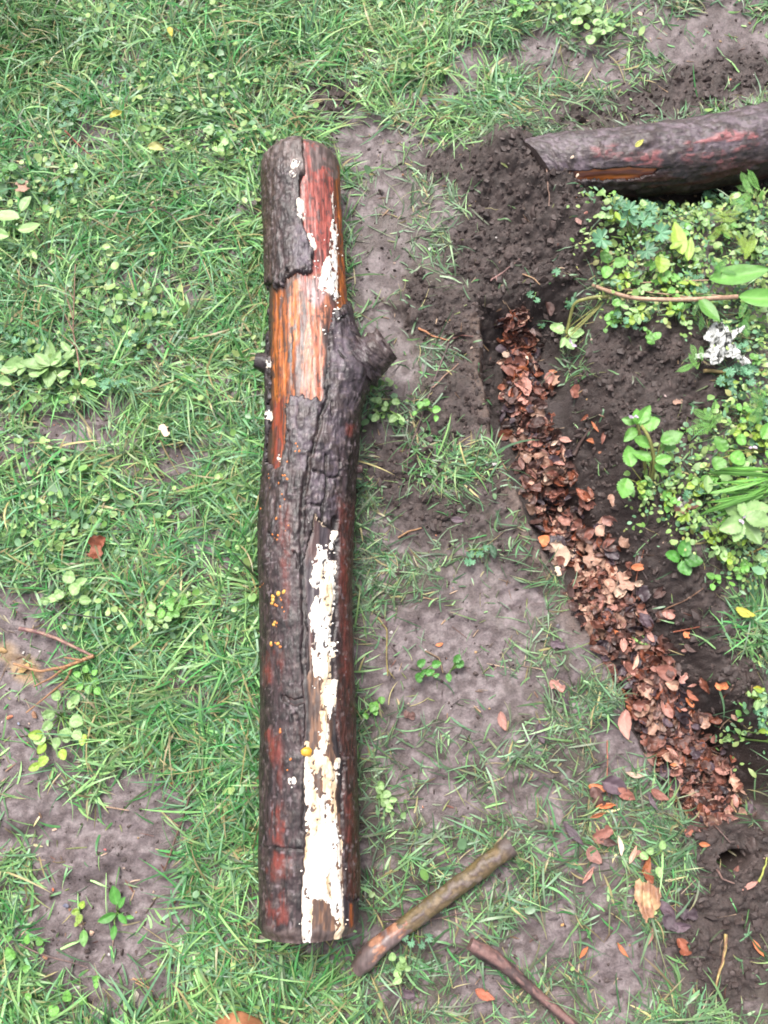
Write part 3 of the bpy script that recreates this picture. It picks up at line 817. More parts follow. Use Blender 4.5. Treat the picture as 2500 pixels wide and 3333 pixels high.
c2 = mix(c2, C(80, 66, 64), .8 * smooth(.58, .66, vn(AB * 150, SB * 150, 172)))
c2 = mix(c2, C(84, 36, 26), .6 * smooth(.3, .6, relv) * smooth(.5, .62, g1))
c2 = mix(c2, C(66, 52, 50), .8 * blob(QX, QY, 2110, 455, 34, 26, 0, .5))
br2 = br2 + .006 * blob(QX, QY, 2110, 455, 30, 22, 0, .6)
shell('bark', oblique(ring_surface(bx_, br2)) - binv, br2 > core2 - .001, M['bark_cross'], c2, bl, (NB, MB_))
for ring, out in (((oblique(ring_surface(bx_, br2)) - binv)[0], (-1, 0, 0)),):
    v, f = cap(ring, out, 0.004)
    link('cut_face', mesh_np('cut_face', v, f, M['soil'], np.tile(C(96, 80, 76), (len(v), 1))), bl)

# ------------------------------------------------------------------ soil crumbs (uncountable)
def ico():
    import bmesh
    bm = bmesh.new()
    bmesh.ops.create_icosphere(bm, subdivisions=1, radius=1)
    bm.verts.ensure_lookup_table()
    v = np.array([x.co[:] for x in bm.verts])
    f = np.array([[w.index for w in q.verts] for q in bm.faces])
    bm.free()
    return v, f


IV, IF = ico()


def seg_clear(x, y, q, mar=0.0):                    # True where x, y is outside a log's footprint
    d = np.full(x.shape, 9.0)
    for k in range(0, len(q) - 8, 8):
        a, b = q[k], q[k + 8]
        e = b[:2] - a[:2]
        t = np.clip(((x - a[0]) * e[0] + (y - a[1]) * e[1]) / (e @ e), 0, 1)
        d = np.minimum(d, np.hypot(x - a[0] - t * e[0], y - a[1] - t * e[1]) - a[3])
    return d > mar


def sample(nmax, dens_fn, seed, xr=(-.93, .93), yr=(-.6, 1.58)):
    rng = np.random.default_rng(seed)
    x, y = rng.uniform(*xr, nmax), rng.uniform(*yr, nmax)
    X, Y = to_px(x, y)
    k = rng.uniform(size=nmax) < dens_fn(x, y, X, Y)
    return x[k], y[k], X[k], Y[k], rng


def crumb_d(x, y, X, Y):
    mud, loose, weed, ds, p = fields(X, Y)
    intr = smooth(-100, -70, ds) * (1 - smooth(70, 110, ds)) * (p > .02) * (p < .98)
    return np.clip(loose ** 1.5 + .06 + .15 * mud, 0, 1) * (1 - .8 * intr)


x, y, X, Y, rng = sample(62000, crumb_d, 5)
k = seg_clear(x, y, ax, -.045)
x, y, X, Y = x[k], y[k], X[k], Y[k]
n = len(x)
sz = np.clip(rng.lognormal(-6.0, .52, n), .0009, .0085)
sz *= np.where(fields(X, Y)[1] > .5, 1, .55)
V = IV[None] * (1 + .30 * np.clip(rng.normal(size=(n, len(IV), 1)), -1.6, 1.6)) * rng.uniform(.5, 1.35, (n, 1, 3)) * sz[:, None, None]
V = V + np.stack([x, y, gh(x, y) + sz * .12], -1)[:, None]
F = IF[None] + (np.arange(n) * len(IV))[:, None, None]
cc = mix(C(90, 74, 70), C(66, 53, 50), rng.uniform(size=n)) * rng.uniform(.8, 1.25, (n, 1))
tag(link('soil_crumbs', mesh_np('soil_crumbs', V.reshape(-1, 3), F.reshape(-1, 3), M['crumb'], np.repeat(cc, len(IV), 0), False)), 'loose dark crumbs of dug soil around the trench and logs', 'soil', kind='stuff')


# flecks of straw, grit and rotted leaf trodden into the mud (uncountable)
def fleck_d(x, y, X, Y):
    mud, loose, weed, ds, p = fields(X, Y)
    return np.clip(.25 + .7 * mud + .35 * loose, 0, 1) * smooth(.3, .6, fbm(X / 60, Y / 60, 301))


x, y, X, Y, rng = sample(9000, fleck_d, 31)
k = seg_clear(x, y, ax, -.04)
x, y, X, Y = x[k], y[k], X[k], Y[k]
n = len(x)
gr_ = rng.uniform(size=n) < .45                      # grit, the rest are flat shreds
ln = np.where(gr_, rng.lognormal(-6.8, .45, n), rng.lognormal(-5.1, .5, n))
hw_ = np.where(gr_, ln * rng.uniform(.6, 1, n), rng.uniform(.0004, .0011, n))
rot = rng.uniform(0, 6.28, n)
tl = rng.normal(size=n) * .25
q4 = np.array([(-1, -1), (0, -1.3), (1, -.5), (1, .5), (0, 1.2), (-1, .8)])
lx0, ly0 = q4[:, 0][None] * ln[:, None], q4[:, 1][None] * hw_[:, None] * rng.uniform(.6, 1.3, (n, 6))
lx, ly = lx0 * np.cos(rot)[:, None] - ly0 * np.sin(rot)[:, None], lx0 * np.sin(rot)[:, None] + ly0 * np.cos(rot)[:, None]
lz = np.maximum(gh(x[:, None] + lx, y[:, None] + ly), gh(x, y)[:, None] + lx0 * tl[:, None] - .001) + .0012 + .0008 * rng.uniform(size=(n, 6))
V = np.stack([x[:, None] + lx, y[:, None] + ly, lz], -1)
V = np.concatenate([V, V.mean(1, keepdims=True) + np.where(gr_, .0012, .0003)[:, None, None] * np.array((0, 0, 1))], 1)
j = np.arange(6)[None]
b0 = (np.arange(n) * 7)[:, None]
F = np.stack([b0 + j, b0 + (j + 1) % 6, b0 + 6 + 0 * j], -1).reshape(-1, 3)
pal = np.array([C(196, 160, 124), C(150, 116, 92), C(104, 84, 72), C(120, 72, 58), C(212, 180, 150), C(92, 76, 74), C(150, 160, 96), C(70, 56, 54)])
palg = np.array([C(226, 196, 176), C(206, 140, 110), C(120, 112, 118), C(160, 130, 116), C(236, 226, 222), C(96, 82, 80), C(196, 160, 116), C(84, 72, 74)])
pi = rng.integers(0, 8, n)
cc = np.where(gr_[:, None], palg[pi], pal[pi]) * rng.uniform(.75, 1.2, (n, 1))
tag(link('plant_debris', mesh_np('plant_debris', V.reshape(-1, 3), F, M['litter'], np.repeat(cc, 7, 0), False)), 'flecks of straw, grit and rotted leaf trodden into the mud', 'debris', kind='stuff')


# ------------------------------------------------------------------ grass (uncountable)
def lush(X, Y):                                     # how green and thick: rich left of the log, trodden right of it
    l = 1 - .75 * smooth(1080, 1200, X) * smooth(330, 470, Y)
    l = np.maximum(l, .95 * blob(X, Y, 1300, 160, 330, 190, 0, .5))
    l = np.maximum(l, .8 * blob(X, Y, 2440, 2080, 110, 110, 0, .5))
    l = np.maximum(l, .9 * blob(X, Y, 1480, 400, 130, 110, 0, .5))
    l = np.maximum(l, .75 * blob(X, Y, 1440, 1500, 190, 90, 0, .5))
    l = np.maximum(l, .45 * smooth(2350, 2900, Y))
    l = l * (1 - .5 * smooth(1500, 1750, X) * smooth(560, 420, Y))
    return l


TUFT = [(1480, 400, 120, 100), (1290, 250, 150, 110), (1440, 1530, 150, 80), (2440, 2090, 100, 90), (500, 2360, 140, 100), (560, 2130, 100, 70), (760, 3130, 220, 130), (930, 150, 260, 120), (80, 150, 180, 160), (470, 720, 200, 160),
        (1240, 1900, 60, 220), (1210, 1650, 50, 120), (90, 2860, 120, 130), (2110, 2360, 60, 60), (2160, 2740, 80, 90), (60, 1020, 100, 80), (800, 1700, 60, 400), (790, 2600, 70, 300), (1900, 2300, 150, 70), (1690, 2180, 100, 60), (2000, 2600, 100, 80), (1760, 430, 120, 50)]


def grass_d(x, y, X, Y):
    mud, loose, weed, ds, p = fields(X, Y)
    tf = np.zeros(X.shape)
    for t in TUFT:
        tf = np.maximum(tf, blob(X, Y, t[0], t[1], t[2], t[3], 0, .5))
    l = lush(X, Y)
    cl = fbm(X / 70, Y / 70, 91)
    d = (.17 + .50 * l) * (.35 + 1.3 * smooth(.32, .62, cl)) + .35 * tf
    gap = smooth(.53, .65, fbm(X / 46 + 7, Y / 46, 99)) * (1 - .5 * tf)
    d = d * (1 - .8 * gap) * (1 - np.clip(mud * (1 - .3 * tf) * 1.35, 0, .955)) * (1 - np.clip(loose * (1 - .55 * tf) * 1.25, 0, .965)) * (1 - .35 * weed)
    out = (ds > -105) & (ds < 150) & (p > .01) & (p < .99)
    return np.where(out, 0, d)


x, y, X, Y, rng = sample(285000, grass_d, 6)
k = seg_clear(x, y, ax, -.008 + .012 * (fbm(Y / 40, X / 400, 311) - .4)) & seg_clear(x, y, bx_, -.005)
x, y, X, Y = x[k], y[k], X[k], Y[k]
n = len(x)
l = lush(X, Y)
mean_dir = 2 * math.pi * fbm(X / 260, Y / 260, 93) * 2.2 + 1.2
az = mean_dir + rng.normal(size=n) * 1.15
Lb = np.clip(rng.lognormal(-3.32, .46, n), .010, .105) * (.72 + .42 * l)
fm_, fl_ = fields(X, Y)[:2]
Lb *= 1 - .35 * np.clip(np.maximum(fm_, fl_), 0, 1)
e0 = R(18) + R(58) * rng.beta(1.5, 2.0, n) * (.45 + .55 * l)
e1 = e0 - R(35) - R(65) * rng.uniform(size=n)
wd = np.where(rng.uniform(size=n) < .4, rng.uniform(.0005, .0009, n), rng.uniform(.0009, .0019, n)) * (.85 + .3 * l)
K = 6
ts = np.linspace(0, 1, K)
el = e0[:, None] + (e1 - e0)[:, None] * ts[None]
azk = az[:, None] + (rng.normal(size=n) * .5)[:, None] * ts[None]
step = Lb[:, None] / (K - 1)
dx, dy, dz = np.cos(el) * np.cos(azk) * step, np.cos(el) * np.sin(azk) * step, np.sin(el) * step
cx = x[:, None] + np.cumsum(dx, 1) - dx[:, :1]
cy = y[:, None] + np.cumsum(dy, 1) - dy[:, :1]
cz = gh(x, y)[:, None] - .002 + np.cumsum(dz, 1) - dz[:, :1]
cz = np.maximum(cz, gh(cx, cy) + .0012 + .004 * rng.uniform(size=n)[:, None] * ts[None])
roll = rng.normal(size=n)[:, None] * .55
wx_, wy_, wz_ = -np.sin(azk) * np.cos(roll), np.cos(azk) * np.cos(roll), np.sin(roll) + 0 * azk
wprof = (np.array([.7, 1, 1, .85, .55, .08])[None] * wd[:, None])
P0 = np.stack([cx - wx_ * wprof, cy - wy_ * wprof, cz - wz_ * wprof], -1)
P1 = np.stack([cx + wx_ * wprof, cy + wy_ * wprof, cz + wz_ * wprof], -1)
V = np.stack([P0, P1], 2).reshape(n, K * 2, 3)
b0 = (np.arange(n) * K * 2)[:, None]
kk = (np.arange(K - 1) * 2)[None]
F = np.stack([b0 + kk, b0 + kk + 1, b0 + kk + 3, b0 + kk + 2], -1).reshape(-1, 4)
hue = np.clip(fbm(X / 150, Y / 150, 95) + .22 * rng.normal(size=n), 0, 1)
gcol = mix(C(86, 168, 88), C(172, 222, 138), smooth(.22, .74, hue))
gcol = mix(gcol, C(126, 178, 136), (rng.uniform(size=n) < .28).astype(float) * .8)        # bluish blades
dull = mix(C(90, 124, 92), C(134, 158, 126), rng.uniform(size=n))
gcol = mix(gcol, dull, np.clip((1 - l) * .9 + .25 * rng.normal(size=n), 0, 1))
gcol = mix(gcol, C(58, 120, 42), .8 * blob(X, Y, 60, 130, 200, 190, 0, .6))
r_ = rng.uniform(size=n)
straw = r_ < (.035 + .035 * l)
gcol = np.where(straw[:, None], mix(C(214, 202, 140), C(168, 150, 112), rng.uniform(size=n)), gcol)
muddy = (r_ > .93) | ((r_ > .8) & (l < .5))
gcol = np.where(muddy[:, None], mix(gcol, C(110, 96, 84), np.full(n, .65)), gcol)
gcol = gcol * np.clip(rng.lognormal(.02, .30, (n, 1)), .45, 1.7)
vc = np.repeat(gcol[:, None], K * 2, 1)
tipy = (rng.uniform(size=n) < .18)[:, None, None] * np.repeat(ts ** 3, 2)[None, :, None]
vc = vc * (1 - tipy) + C(206, 190, 126) * tipy
tag(link('grass', mesh_np('grass', V.reshape(-1, 3), F, M['grass'], vc.reshape(-1, 3))), 'wet matted lawn grass, lush left of the log and trodden thin right of it', 'grass', kind='stuff')
print('blades', n)


# small lawn weeds, an uncountable mat of leaflets
def mat_d(x, y, X, Y):
    mud, loose, weed, ds, p = fields(X, Y)
    cl = smooth(.54, .72, fbm(X / 95, Y / 95, 97))
    sp_ = np.zeros(X.shape)
    for b in ((560, 1980, 130, 90), (150, 1230, 150, 110), (760, 440, 150, 120), (420, 1000, 160, 120), (330, 2010, 120, 80), (250, 1700, 150, 120), (1260, 1330, 90, 110), (1900, 60, 200, 70), (1290, 2600, 70, 80), (170, 620, 150, 120), (120, 1480, 120, 60), (640, 330, 160, 80), (1500, 1320, 60, 60)):
        sp_ = np.maximum(sp_, blob(X, Y, *b, 0, .6))
    out = (ds > -105) & (ds < 150) & (p > .01) & (p < .99)
    return np.where(out, 0, (.34 * cl * lush(X, Y) + .8 * sp_) * np.clip(1 - 1.5 * mud, 0, 1) * np.clip(1 - 1.4 * loose, 0, 1) * (1 - .6 * (X > 1150) * (Y > 1400)) + .25 * weed * smooth(.35, .6, fbm(X / 50, Y / 50, 98)))


x, y, X, Y, rng = sample(26000, mat_d, 8)
k = seg_clear(x, y, ax, -.01) & seg_clear(x, y, bx_, .0)
x, y, X, Y = x[k], y[k], X[k], Y[k]
n = len(x)
NA = 9
rad = rng.uniform(.0035, .0082, n)
ang = np.linspace(0, 2 * math.pi, NA, endpoint=False)
asp = rng.uniform(.55, 1.0, n)
rot = rng.uniform(0, 6.28, n)
lobes = 1 - .22 * (rng.uniform(size=n) < .5)[:, None] * np.cos(ang * 3)[None] ** 2
ex, ey = np.cos(ang)[None] * rad[:, None] * lobes, np.sin(ang)[None] * (rad * asp)[:, None] * lobes
lx = ex * np.cos(rot)[:, None] - ey * np.sin(rot)[:, None]
ly = ex * np.sin(rot)[:, None] + ey * np.cos(rot)[:, None]
tx, ty = rng.normal(size=n) * .35, rng.normal(size=n) * .35
lz = lx * tx[:, None] + ly * ty[:, None] + .0012 + rng.normal(size=(n, NA)) * .0005
ctr = np.stack([x, y, gh(x, y) + rng.uniform(.006, .026, n)], -1)
V = np.concatenate([np.stack([lx, ly, lz], -1), np.zeros((n, 1, 3))], 1) + ctr[:, None]
b0 = (np.arange(n) * (NA + 1))[:, None]
j = np.arange(NA)[None]
F = np.stack([b0 + j, b0 + (j + 1) % NA, b0 + NA + 0 * j], -1).reshape(-1, 3)
cc = mix(C(140, 196, 96), C(206, 234, 150), rng.uniform(size=n))
cc = mix(cc, C(120, 168, 128), (rng.uniform(size=n) < .3) * .8)
cc = mix(cc, C(110, 140, 96), np.clip((1 - lush(X, Y)) * .6, 0, 1) * (X < 1800)) * rng.uniform(.8, 1.15, (n, 1))
tag(link('lawn_weeds', mesh_np('lawn_weeds', V.reshape(-1, 3), F, M['weed'], np.repeat(cc, NA + 1, 0))), 'mat of tiny rounded weed leaves spreading through the lawn and bed', 'ground cover', kind='stuff')


def bank_d(x, y, X, Y):
    mud, loose, weed, ds, p = fields(X, Y)
    return np.clip(weed * 1.2, 0, 1) * (.25 + .75 * smooth(.38, .6, fbm(X / 40, Y / 40, 98))) * ((ds > 150) | (p < .01)) * (1 - .85 * blob(X, Y, 2090, 1300, 200, 150, 0, .3))


x, y, X, Y, rng = sample(24000, bank_d, 9, (.22, .85), (-.1, 1.15))
k = seg_clear(x, y, bx_, .0)
x, y, X, Y = x[k], y[k], X[k], Y[k]
n = len(x)
NA = 8
u8 = np.array([0, .3, .65, .9, 1, .9, .65, .3])
v8 = np.array([0, .8, 1, .55, 0, -.55, -1, -.8])
ln = rng.lognormal(-4.9, .35, n)
wdt = ln * rng.uniform(.16, .42, n)
rot, el = rng.uniform(0, 6.28, n), rng.normal(size=n) * .45
lx0, ly0 = u8[None] * ln[:, None], v8[None] * wdt[:, None]
lx = lx0 * np.cos(rot)[:, None] - ly0 * np.sin(rot)[:, None]
ly = lx0 * np.sin(rot)[:, None] + ly0 * np.cos(rot)[:, None]
lz = lx0 * np.tan(np.clip(el, -.9, .9))[:, None] + np.abs(ly0) * .3
V = np.stack([lx, ly, lz], -1) + np.stack([x, y, gh(x, y) + rng.uniform(.006, .036, n)], -1)[:, None]
F = np.array([[0, 1, 2, 7], [2, 6, 7, 7], [2, 3, 5, 6], [3, 4, 5, 5]])
F4 = (np.array([[2, 3, 5, 6]])[None] + (np.arange(n) * NA)[:, None, None]).reshape(-1, 4)
F3 = (np.array([[0, 1, 7], [3, 4, 5]])[None] + (np.arange(n) * NA)[:, None, None]).reshape(-1, 3)
F5 = (np.array([[1, 2, 6, 7]])[None] + (np.arange(n) * NA)[:, None, None]).reshape(-1, 4)
cc = mix(C(136, 200, 92), C(214, 238, 150), rng.uniform(size=n))
cc = mix(cc, C(132, 188, 146), (rng.uniform(size=n) < .3) * .85)
cc = mix(cc, C(206, 196, 120), (rng.uniform(size=n) < .06) * .8) * rng.uniform(.7, 1.15, (n, 1))
tag(link('bank_weeds', mesh_np('bank_weeds', V.reshape(-1, 3), [F3, F4, F5], M['weed'], np.repeat(cc, NA, 0))), 'dense tangle of tiny fresh green leaflets covering the bank at right', 'ground cover', kind='stuff')


# ------------------------------------------------------------------ sticks, branches, twigs and roots
def mpp(Y, z=0.0):                                  # metres per photo pixel there
    x, y = ground_at(1250, Y, z)
    return (float(y) * math.sin(TILT) + (CAM_H - z) * math.cos(TILT)) / FPX


def ground_pts(px, lift):
    return [tuple(spot(X, Y, lift)) for X, Y in px]


def dense(px, n=5):
    out = []
    for a, b in zip(px[:-1], px[1:]):
        for k in range(n):
            f = k / n
            out.append((a[0] + (b[0] - a[0]) * f, a[1] + (b[1] - a[1]) * f))
    return out + [px[-1]]


def straight(px, lift0, lift1, n):                  # a stiff rod resting on the ground
    a, b = np.array(spot(*px[0], lift0)), np.array(spot(*px[-1], lift1))
    return [a + (b - a) * f for f in np.linspace(0, 1, n)]


stick = empty('stick', spot(1440, 2920))
so = np.array(stick.location)
tag(stick, 'thick mossy brown stick with a peeled orange end, by the log near end', 'stick')
pA, pB, pC, pD = np.array(spot(1665, 2752, .018)), np.array(spot(1312, 3018, .020)), np.array(spot(1218, 3092, .019)), np.array(spot(1160, 3158, .012))


def moss_highlight(u, th, nz, AA):
    c = mix(C(136, 114, 84), C(88, 70, 58), smooth(-.1, .1, nz))
    c = mix(c, C(122, 104, 106), .85 * smooth(.02, .12, nz) * smooth(.25, .8, np.cos(th)) + .5 * smooth(.0, .2, nz))  # grey-lilac highlight along the upper side, painted into the bark
    c = mix(c, C(120, 106, 52), .40 * smooth(.1, .5, np.abs(np.sin(th)) * .7 + nz * 2))
    return mix(c, C(100, 86, 86), .8 * smooth(.12, .02, u))


rb = [.0150, .0138, .0130, .0140, .0126, .0132, .0127, .0125, .0134, .0126, .0127, .0130]
bumpy_tube('bark', [pA + (pB - pA) * f for f in np.linspace(0, 1.03, 13)], rb + [.0112], moss_highlight, M['twig'], stick, so, m=40, amp=.26, seed=31, sub=16, freq=75)


def peel(u, th, nz, AA):
    c = mix(C(206, 150, 120), C(160, 100, 74), smooth(-.1, .1, nz))
    mud = C(122, 104, 102) * (1 + 1.5 * nz[..., None])
    k = np.clip(smooth(.50, .62, u + 1.1 * nz + .10 * np.sin(th * 2)) + smooth(.15, .55, np.sin(-th) + 3 * nz) + smooth(-.1, -.6, np.cos(th) + 2 * nz), 0, 1)
    return mix(c, mud, .95 * k)


bumpy_tube('wood', [pB + (pA - pB) * .05, pB, pB * .5 + pC * .5, pC, pC * .5 + pD * .5, pD], [.0118, .0120, .0126, .0146, .0160, .0105], peel, M['wood'], stick, so, m=40, amp=.15, seed=33, sub=22)

br = empty('branch', spot(1690, 3190))
bo = np.array(br.location)
tag(br, 'dark wet branch with a thick upper end, running off the bottom edge', 'branch')
bp = [(1530, 3072), (1570, 3096), (1620, 3125), (1690, 3184), (1760, 3246), (1830, 3305), (1900, 3368), (1980, 3440)]


def dkb(u, th, nz, AA):
    c = mix(C(104, 80, 78), C(50, 39, 39), smooth(-.1, .12, nz))
    c = mix(c, C(170, 126, 118), .6 * smooth(.3, .9, np.cos(th) + .8 * np.sin(-th)) * smooth(.0, .1, .5 * np.sin(AA * 55) * .2 + nz + .04))  # pinkish highlight along one upper side, painted into the colour
    return mix(c, C(150, 112, 108), .6 * smooth(.06, 0, u))


bumpy_tube('wood', ground_pts(bp, .012), [.0098, .0108, .0102, .0082, .0070, .0066, .0062, .0058], dkb, M['twig'], br, bo, m=28, amp=.24, seed=35, sub=16, freq=80)
bumpy_tube('side_stub', [tuple(spot(1600, 3112, .014)), tuple(spot(1612, 3130, .013)), tuple(spot(1604, 3146, .010))], [.006, .005, .004], bark_col(C(96, 74, 72), C(60, 47, 47)), M['twig'], br, bo, m=16, amp=.2, seed=36, sub=12)

TW = [  # name, label, colour a, colour b, radius px, points, side branches
    ('twig', 'dark red-brown twig slanting through the grass left of the log, below the bark edge', (104, 66, 60), (70, 46, 44), 6, [(405, 1000), (470, 950), (565, 898)], []),
    ('stem', 'thin reddish stem in the upper left lawn', (190, 96, 84), (150, 74, 66), 5, [(212, 425), (250, 465), (290, 505), (345, 602)], [[(336, 535), (345, 605)]]),
    ('twig', 'dark curved twig arching through the grass left of the log top', (84, 64, 56), (58, 46, 44), 5, [(390, 694), (440, 690), (500, 672), (545, 690), (600, 735)], []),
    ('dry_twig', 'dry upright weed stalk with pale brittle side shoots, above the pale green rosette', (176, 134, 108), (128, 92, 78), 5, [(262, 1222), (250, 1140), (238, 1080), (240, 1000), (246, 860)], [[(240, 1085), (215, 1030), (190, 985)], [(238, 1040), (215, 960), (205, 935)], [(243, 980), (225, 945)], [(250, 1130), (200, 1090)]]),
    ('dry_root', 'tan branching dead root lying over the mud at the left edge', (200, 150, 104), (150, 106, 76), 12, [(306, 2134), (260, 2152), (205, 2172), (130, 2186), (45, 2160)], [[(270, 2150), (210, 2140)], [(236, 2172), (215, 2215), (160, 2260), (85, 2320)], [(215, 2172), (170, 2205), (110, 2235)]]),
    ('dead_stalk', 'flat purplish dead stalk pointing into the tan root at the left edge', (190, 150, 130), (128, 84, 86), 13, [(62, 2046), (120, 2056), (180, 2076), (250, 2110), (304, 2136)], []),
    ('twig', 'black twig on the grass above the purplish stalk', (84, 72, 70), (56, 50, 50), 5, [(200, 1996), (270, 2004), (325, 2013), (368, 2004)], []),
    ('twig', 'long brown twig in the grass at lower left, beside the mud patch', (134, 98, 82), (92, 68, 62), 7, [(634, 2528), (600, 2650), (568, 2740), (535, 2835)], []),
    ('straw', 'short pale flat straw beside the long brown twig', (214, 176, 142), (180, 140, 112), 6, [(512, 2628), (545, 2660), (582, 2690)], []),
    ('straw', 'small pale straw across the mud above the seedling', (206, 170, 140), (170, 136, 110), 5, [(345, 2626), (420, 2638)], []),
    ('twig', 'grey-brown straight twig on the mud near the lower left corner', (150, 120, 112), (104, 82, 80), 6, [(62, 3072), (120, 3102), (200, 3124), (286, 3148)], []),
    ('straw', 'pair of split straws beside the grass at lower left', (206, 160, 116), (160, 118, 90), 5, [(432, 3184), (492, 3218)], [[(440, 3198), (500, 3228)]]),
    ('twig', 'long thin grey twig leaning down the dug soil right of the branch stub', (134, 108, 104), (98, 78, 76), 5, [(1462, 1116), (1412, 1240), (1368, 1370), (1330, 1470), (1324, 1540)], []),
    ('root', 'orange-brown root fragment at the top of the long grey twig', (218, 150, 100), (176, 110, 76), 7, [(1362, 1068), (1400, 1090), (1462, 1108)], []),
    ('root', 'curled reddish root end just right of the orange root', (150, 96, 84), (116, 74, 68), 5, [(1474, 1104), (1495, 1092), (1540, 1094)], []),
    ('straw', 'thin beaded straw crossing the dug soil below the orange root', (190, 150, 126), (150, 116, 100), 4, [(1408, 1262), (1450, 1222), (1492, 1184)], []),
    ('root', 'pinkish forked root on the bare soil above the leaf trench', (176, 132, 124), (130, 94, 90), 6, [(1596, 914), (1640, 886), (1692, 842)], [[(1615, 902), (1618, 922)]]),
    ('root', 'thin tan root curving over soil at the head of the trench', (200, 160, 120), (160, 122, 92), 5, [(1700, 892), (1740, 908), (1758, 926)], []),
    ('root', 'fine pale root hanging from the soil heap over the buried log', (196, 160, 140), (150, 116, 104), 4, [(1775, 530), (1780, 570), (1788, 630), (1786, 672)], []),
    ('twig', 'soil-coated twig standing out of the litter beside the orange oval leaf', (112, 88, 80), (82, 64, 60), 12, [(1868, 1482), (1890, 1440), (1928, 1386)], []),
    ('twig', 'thin red-brown twig lying straight across the middle of the leaf litter', (150, 104, 86), (112, 76, 66), 4, [(1740, 1628), (1800, 1616), (1884, 1608)], []),
    ('twig', 'orange-brown twig resting on the dark slope right of the litter', (190, 112, 84), (150, 84, 66), 5, [(2188, 2058), (2250, 2046), (2305, 2036)], []),
    ('root', 'long tan root arching over the soil above the lower litter', (170, 130, 104), (128, 96, 80), 5, [(2140, 2006), (2170, 1980), (2230, 1955), (2290, 1915)], []),
    ('twig', 'upright dark twig dividing the lower litter', (116, 80, 72), (84, 60, 56), 6, [(2186, 2160), (2194, 2240), (2200, 2300), (2204, 2370)], []),
    ('twig', 'orange-brown twig in the grass above the two orange leaves', (196, 122, 96), (156, 92, 76), 5, [(1976, 2410), (1977, 2480), (1976, 2590)], []),
    ('twig', 'dark twig lying across the last heap of litter', (122, 92, 84), (92, 70, 66), 7, [(2290, 2650), (2330, 2690), (2380, 2745)], []),
    ('stem', 'yellowish dead stem lying flat below the white torn leaf', (214, 188, 130), (176, 150, 100), 11, [(2292, 1206), (2370, 1210), (2480, 1206)], []),
    ('straw', 'yellow straw at the right edge above the yellow-tipped grass', (212, 186, 110), (180, 150, 88), 6, [(2432, 1808), (2500, 1772)], []),
    ('straw', 'orange-tan straw on the loose soil right of the log', (210, 160, 110), (170, 124, 84), 6, [(1296, 1750), (1330, 1730), (1372, 1718)], []),
    ('twig', 'short dark twig in the grass beside the near end of the log', (110, 80, 74), (80, 58, 56), 6, [(1222, 2830), (1214, 2900), (1216, 2956)], [[(1222, 2960), (1250, 3005)]]),
    ('twig', 'thin brown twig in the grass behind the mossy stick', (128, 98, 92), (96, 74, 72), 5, [(1250, 2995), (1330, 2990), (1420, 2990), (1520, 2968), (1640, 2972)], []),
    ('root', 'curling yellow-green root on the mud right of the log', (176, 160, 92), (138, 122, 78), 6, [(1230, 2010), (1260, 2050), (1258, 2140), (1262, 2200)], [[(1262, 2180), (1285, 2210)]]),
    ('root', 'kinked tan root in the flat mud patch', (176, 146, 110), (136, 110, 88), 6, [(1384, 2118), (1430, 2142), (1442, 2190)], []),
    ('straw', 'pale straw lying in the grass below the bare patch at right', (196, 160, 130), (156, 124, 104), 6, [(1850, 3130), (1880, 3165)], []),
    ('stem', 'pale bulb-like dead stem on the churned soil in the lower right corner', (222, 196, 120), (150, 110, 84), 10, [(2362, 3040), (2362, 3090), (2346, 3150), (2330, 3210)], []),
    ('root', 'short grey root poking out under the hole at lower right', (160, 124, 112), (116, 90, 84), 7, [(2335, 2830), (2350, 2860), (2392, 2876)], []),
    ('stem', 'knotted yellow-green stem at the right edge by the hole', (196, 200, 96), (150, 160, 76), 7, [(2470, 2870), (2484, 2840), (2496, 2790)], []),
    ('twig', 'thin pale twig spanning the dark gap at lower right', (150, 116, 100), (112, 88, 80), 4, [(2380, 2460), (2420, 2440), (2462, 2428)], [[(2395, 2455), (2398, 2400)]]),
    ('straw', 'tan straw lying in the dark gap by the lower litter', (190, 150, 120), (150, 116, 96), 5, [(2400, 2455), (2462, 2486)], []),
    ('twig', 'long thin brown twig in the middle litter, beside the big pale leaves', (176, 112, 86), (136, 84, 68), 5, [(2052, 1955), (2066, 1900), (2096, 1790)], []),
    ('leaf_stalk', 'thin red stalk crossing the pale curled leaves in the litter', (170, 96, 72), (130, 72, 58), 5, [(1722, 1478), (1770, 1520), (1820, 1540)], []),
]
def Ymud(X, Y):
    f = fields(np.array([X * 1.0]), np.array([Y * 1.0]))
    return max(f[0][0], f[1][0]) > .5


for i, (nm, lb, a, b, r, pts, sides) in enumerate(TW):
    mp = mpp(pts[0][1])
    rad = r * mp * .55
    root = empty(nm, spot(*pts[len(pts) // 2]))
    tag(root, lb, nm.split('_')[-1])
    off = np.array(root.location)
    up = .027 if pts[0][0] < 1150 and not (Ymud(*pts[len(pts) // 2])) else .006 if pts[0][0] < 1150 or pts[0][1] > 2500 else .002
    lift = (.016 if 'left edge' in lb else up) + rad
    D = ground_pts(dense(pts, 4), lift)
    D = np.array(D)
    zs = np.convolve(np.pad(D[:, 2], 3, mode='edge'), np.ones(7) / 7, 'valid')
    D[:, 2] = np.maximum(zs, D[:, 2] - rad)
    bumpy_tube('shaft', D, np.linspace(rad, rad * .6, len(D)), bark_col(C(*a), C(*b)), M['twig'], root, off, m=10, amp=.12, seed=200 + i, sub=4, freq=120)
    for s in sides:
        D = np.array(ground_pts(dense(s, 3), lift + .002))
        bumpy_tube('side_shoot', D, np.linspace(rad * .75, rad * .35, len(D)), bark_col(C(*a), C(*b)), M['twig'], root, off, m=8, amp=.12, seed=300 + i, sub=4, freq=120)

